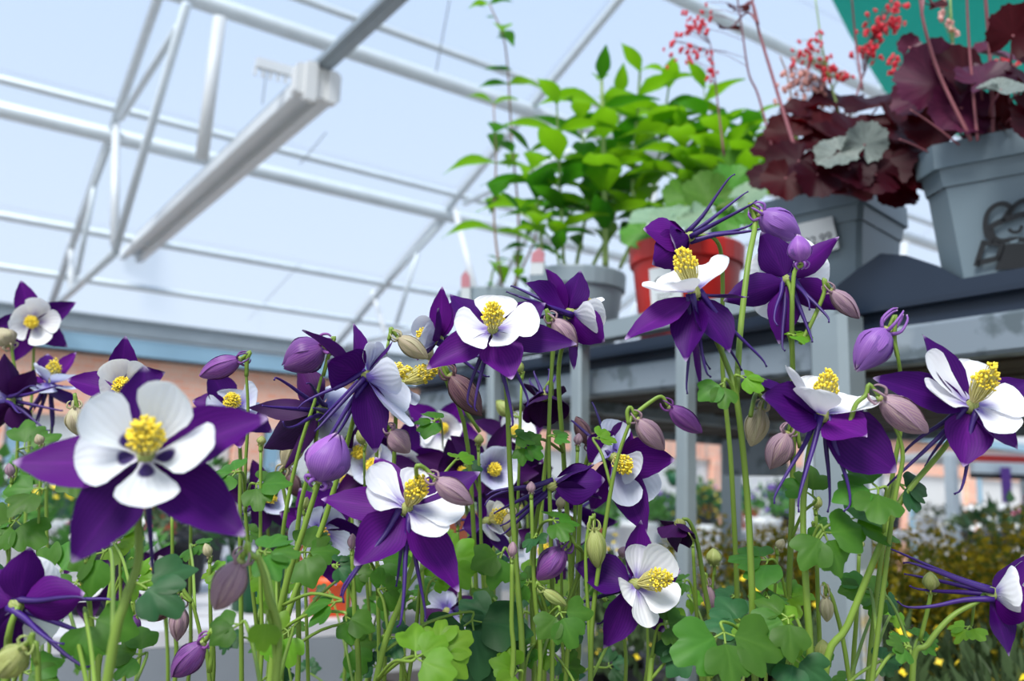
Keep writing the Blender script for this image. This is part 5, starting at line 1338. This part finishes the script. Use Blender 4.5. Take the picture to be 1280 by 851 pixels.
# ------------------------------------------------------------------ far benches of the sales hall and what stands on them
M['board'] = plain('bleached_board', lin(206, 204, 206), .7, 0, amt=.12, scale=8)
M['board_edge'] = plain('bench_edge_grey', lin(136, 142, 148), .6, 0, amt=.15, scale=8)
def bench(x0, x1, y0, y1, z, label, nb):
    e = empty('display_bench', ((x0 + x1) / 2, (y0 + y1) / 2, 0), label, 'bench')
    w_ = (y1 - y0) / nb
    for k in range(nb):
        mb = MB(); box(mb, ((x0 + x1) / 2, y0 + w_ * (k + .5), z - .012), ((x1 - x0) / 2, 0, 0), (0, w_ / 2 - .006, 0), (0, 0, .012)); obj('plank', mb, M['board'], e, smooth=False)
    for y in (y0 + .02, y1 - .02):
        mb = MB(); bar(mb, (x0, y, z - .07), (x1, y, z - .07), .03, .09); obj('edge_board', mb, M['board_edge'], e, smooth=False)
    for x in (x0 + .1, (x0 + x1) / 2, x1 - .1):
        for y in (y0 + .06, y1 - .06):
            mb = MB(); bar(mb, (x, y, 0), (x, y, z - .03), .05, .05, V((0, 1, 0))); obj('leg', mb, M['board_edge'], e, smooth=False)
bench(-1.1, .72, 1.42, 2.1, .775, 'pale bleached plank bench right behind the columbine bed', 5)
bench(-1.6, 4.2, 3.0, 3.9, .72, 'long pale plank bench in the middle of the hall with white pots', 6)
bench(-1.2, 9.0, 5.2, 6.2, .74, 'long plank bench near the brick wall covered in bedding plants', 6)
bench(3.6, 9.5, 1.2, 2.2, .74, 'pale plank bench beyond the rack with white and violet plants', 6)
pots = [M['white_pot'], M['dark'], M['terracotta'], M['white_pot'], M['green_pot'], M['dark']]
fols = [M['midgreen'], M['darkgreen'], M['midgreen'], M['greygreen']]
fls = [M['white_bloom'], None, M['violet_bloom'], M['white_bloom'], M['pink_bloom'], None, M['yellow']]
NAMES = {0: 'white', 1: 'black', 2: 'terracotta', 3: 'white', 4: 'green', 5: 'black'}
rs = random.Random(11)
def row(xs, ys, z, s, where, grp, seed):
    for i, x in enumerate(xs):
        for j, y in enumerate(ys):
            a = rs.randrange(6); b = rs.randrange(7)
            pot_plant('bedding_plant', (x + rs.uniform(-.05, .05), y + rs.uniform(-.04, .04)), z, s * rs.uniform(.8, 1.2), s * .55, s * rs.uniform(.7, 1.0), s * rs.uniform(.6, 1.4), pots[a], fols[rs.randrange(4)], fls[b], 110, 46, s * .09, s * .09, s * .3,
                      '%s pot of %s plants, %s from left, %s row %s' % (NAMES[a], {0: 'white', 1: 'green', 2: 'violet', 3: 'white', 4: 'pink', 5: 'green', 6: 'yellow'}[b], ORD[i], ('front', 'back')[j], where), 'potted plant', 'bedding plants ' + where, seed + i * 10 + j, .75)
row([-.8 + .19 * k for k in range(8)], [1.62, 1.88], .775, .11, 'on bench behind bed', '', 100)
row([-1.2 + .42 * k for k in range(13)], [3.2, 3.6], .72, .17, 'on mid-hall bench', '', 300)
row([-.8 + .55 * k for k in range(18)], [5.45, 5.9], .74, .2, 'on bench by wall', '', 600)
row([3.8 + .45 * k for k in range(12)], [1.45, 1.9], .74, .18, 'on bench beyond rack', '', 900)
p = P(425, 806, 1.5)
oe = empty('orange_pot', (p.x, 1.5, .775), 'small bright orange pot on the plank bench seen low between the leaves', 'pot')
mb = MB(); lathe(mb, (p.x, 1.5, .775), [(0, 0), (.034, 0), (.041, .05), (.044, .05), (.045, .066), (.041, .066), (.04, .058)], 18); obj('pot_body', mb, M['orange'], oe)
mb = MB(); lathe(mb, (p.x, 1.5, .775), [(.04, .055), (0, .06)], 18); obj('soil', mb, M['soil'], oe)

# hanging baskets under a rail beyond the rack
zb = 1.78
ha, hb = P(780, 540, 6.4), P(1010, 540, 6.4); ha.z = hb.z = zb
mb = MB(); bar(mb, ha, hb, .05, .05)
rl = obj('hanging_rail', mb, M['galv'], smooth=False); tag(rl, 'grey rail on two posts from which green baskets hang beyond the rack', 'rail')
for q in (ha, hb):
    mb = MB(); bar(mb, (q.x, q.y, 0), (q.x, q.y, zb), .05, .05, V((0, 1, 0))); obj('post', mb, M['galv'], rl, smooth=False)
for i, (x, y) in enumerate(((877, 621), (901, 634), (921, 620), (842, 600), (978, 622))):
    c = P(x, y, 6.4); t_ = (c - ha).dot((hb - ha).normalized()); top = ha + (hb - ha).normalized() * t_
    e = empty('hanging_basket', (top.x, top.y, c.z), 'green hanging basket, %s from the left on the rail beyond the rack' % ORD[(1, 2, 3, 0, 4)[i]], 'basket', 'green hanging baskets beyond the rack')
    mb = MB(); lathe(mb, (top.x, top.y, c.z - .05), [(0, 0), (.035, .005), (.06, .05), (.066, .1), (.06, .1)], 14); obj('bowl', mb, M['green_pot'], e)
    mb = MB(); tuft(mb, (top.x, top.y, c.z + .02), .07, .07, 60, .012, .04, random.Random(i)); o = obj('foliage', mb, M['midgreen'], e); o['kind'] = 'stuff'
    mb = MB()
    for a in range(3): tube(mb, [V((top.x + .06 * cos(a * 2.1), top.y + .06 * sin(a * 2.1), c.z + .05)), V((top.x, top.y, zb - .02))], .002, n=4)
    obj('wire', mb, M['galv_dark'], e)
# stall with a red fascia beyond the right end of the rack
s0 = P(1180, 568, 5.6); s1 = P(1420, 568, 5.6)
ax = V((s1.x - s0.x, s1.y - s0.y, 0)); L_ = ax.length; ax.normalize(); bx = V((-ax.y, ax.x, 0))
if bx.dot(FWD) < 0: bx = -bx
sb = V((s0.x, s0.y, 0))
st_ = empty('market_stall', sb + ax * L_ / 2, 'sales stall with a red fascia strip over a grey board beyond the rack', 'stall')
for nm, za, zb_, m in (('red_fascia', 1.285, 1.33, M['red']), ('grey_fascia', 1.215, 1.285, M['galv']), ('dark_valance', 1.18, 1.215, M['dark'])):
    mb = MB(); box(mb, sb + ax * (L_ / 2 + .12) + V((0, 0, (za + zb_) / 2)), ax * (L_ / 2 - .05), bx * .03, V((0, 0, (zb_ - za) / 2))); obj(nm, mb, m, st_, smooth=False)
mb = MB(); box(mb, sb + ax * L_ / 2 + bx * .6 + V((0, 0, 1.33)), ax * L_ / 2, bx * .6, V((0, 0, .02))); obj('canopy', mb, M['panel_white'], st_, smooth=False)
for k, (a, b) in enumerate(((.04, 0), (L_ - .05, 0), (.04, 1.15), (L_ - .05, 1.15))):
    mb = MB(); q = sb + ax * a + bx * b; bar(mb, q, q + V((0, 0, 1.32)), .06, .06, V((0, 1, 0))); obj('post', mb, M['galv'], st_, smooth=False)
mb = MB(); box(mb, sb + ax * L_ / 2 + bx * .55 + V((0, 0, .78)), ax * L_ / 2, bx * .4, V((0, 0, .02))); obj('counter', mb, M['board'], st_, smooth=False)
mb = MB(); q = P(1258, 606, 5.5); box(mb, q, camv((1, 0, 0)) * .03, V((0, 0, .11)), FWD * .004); tag(obj('cloth_pennant', mb, M['violet_bloom'], smooth=False), 'narrow purple cloth strip hanging under the stall beyond the rack', 'pennant')
row2 = [0.2, .45, .7, .95]
for i, a in enumerate(row2):
    for j, b in enumerate((.35, .7)):
        q = sb + ax * a + bx * b
        pot_plant('bedding_plant', (q.x, q.y), .8, .13, .075, .1, .1, M['white_pot'], M['greygreen'], M['white_bloom'], 60, 30, .012, .012, .04, 'white pot of white flowers on the stall counter, %s from left, %s row' % (ORD[i], ('front', 'back')[j]), 'potted plant', 'white pots on the stall counter', 1200 + i * 2 + j)
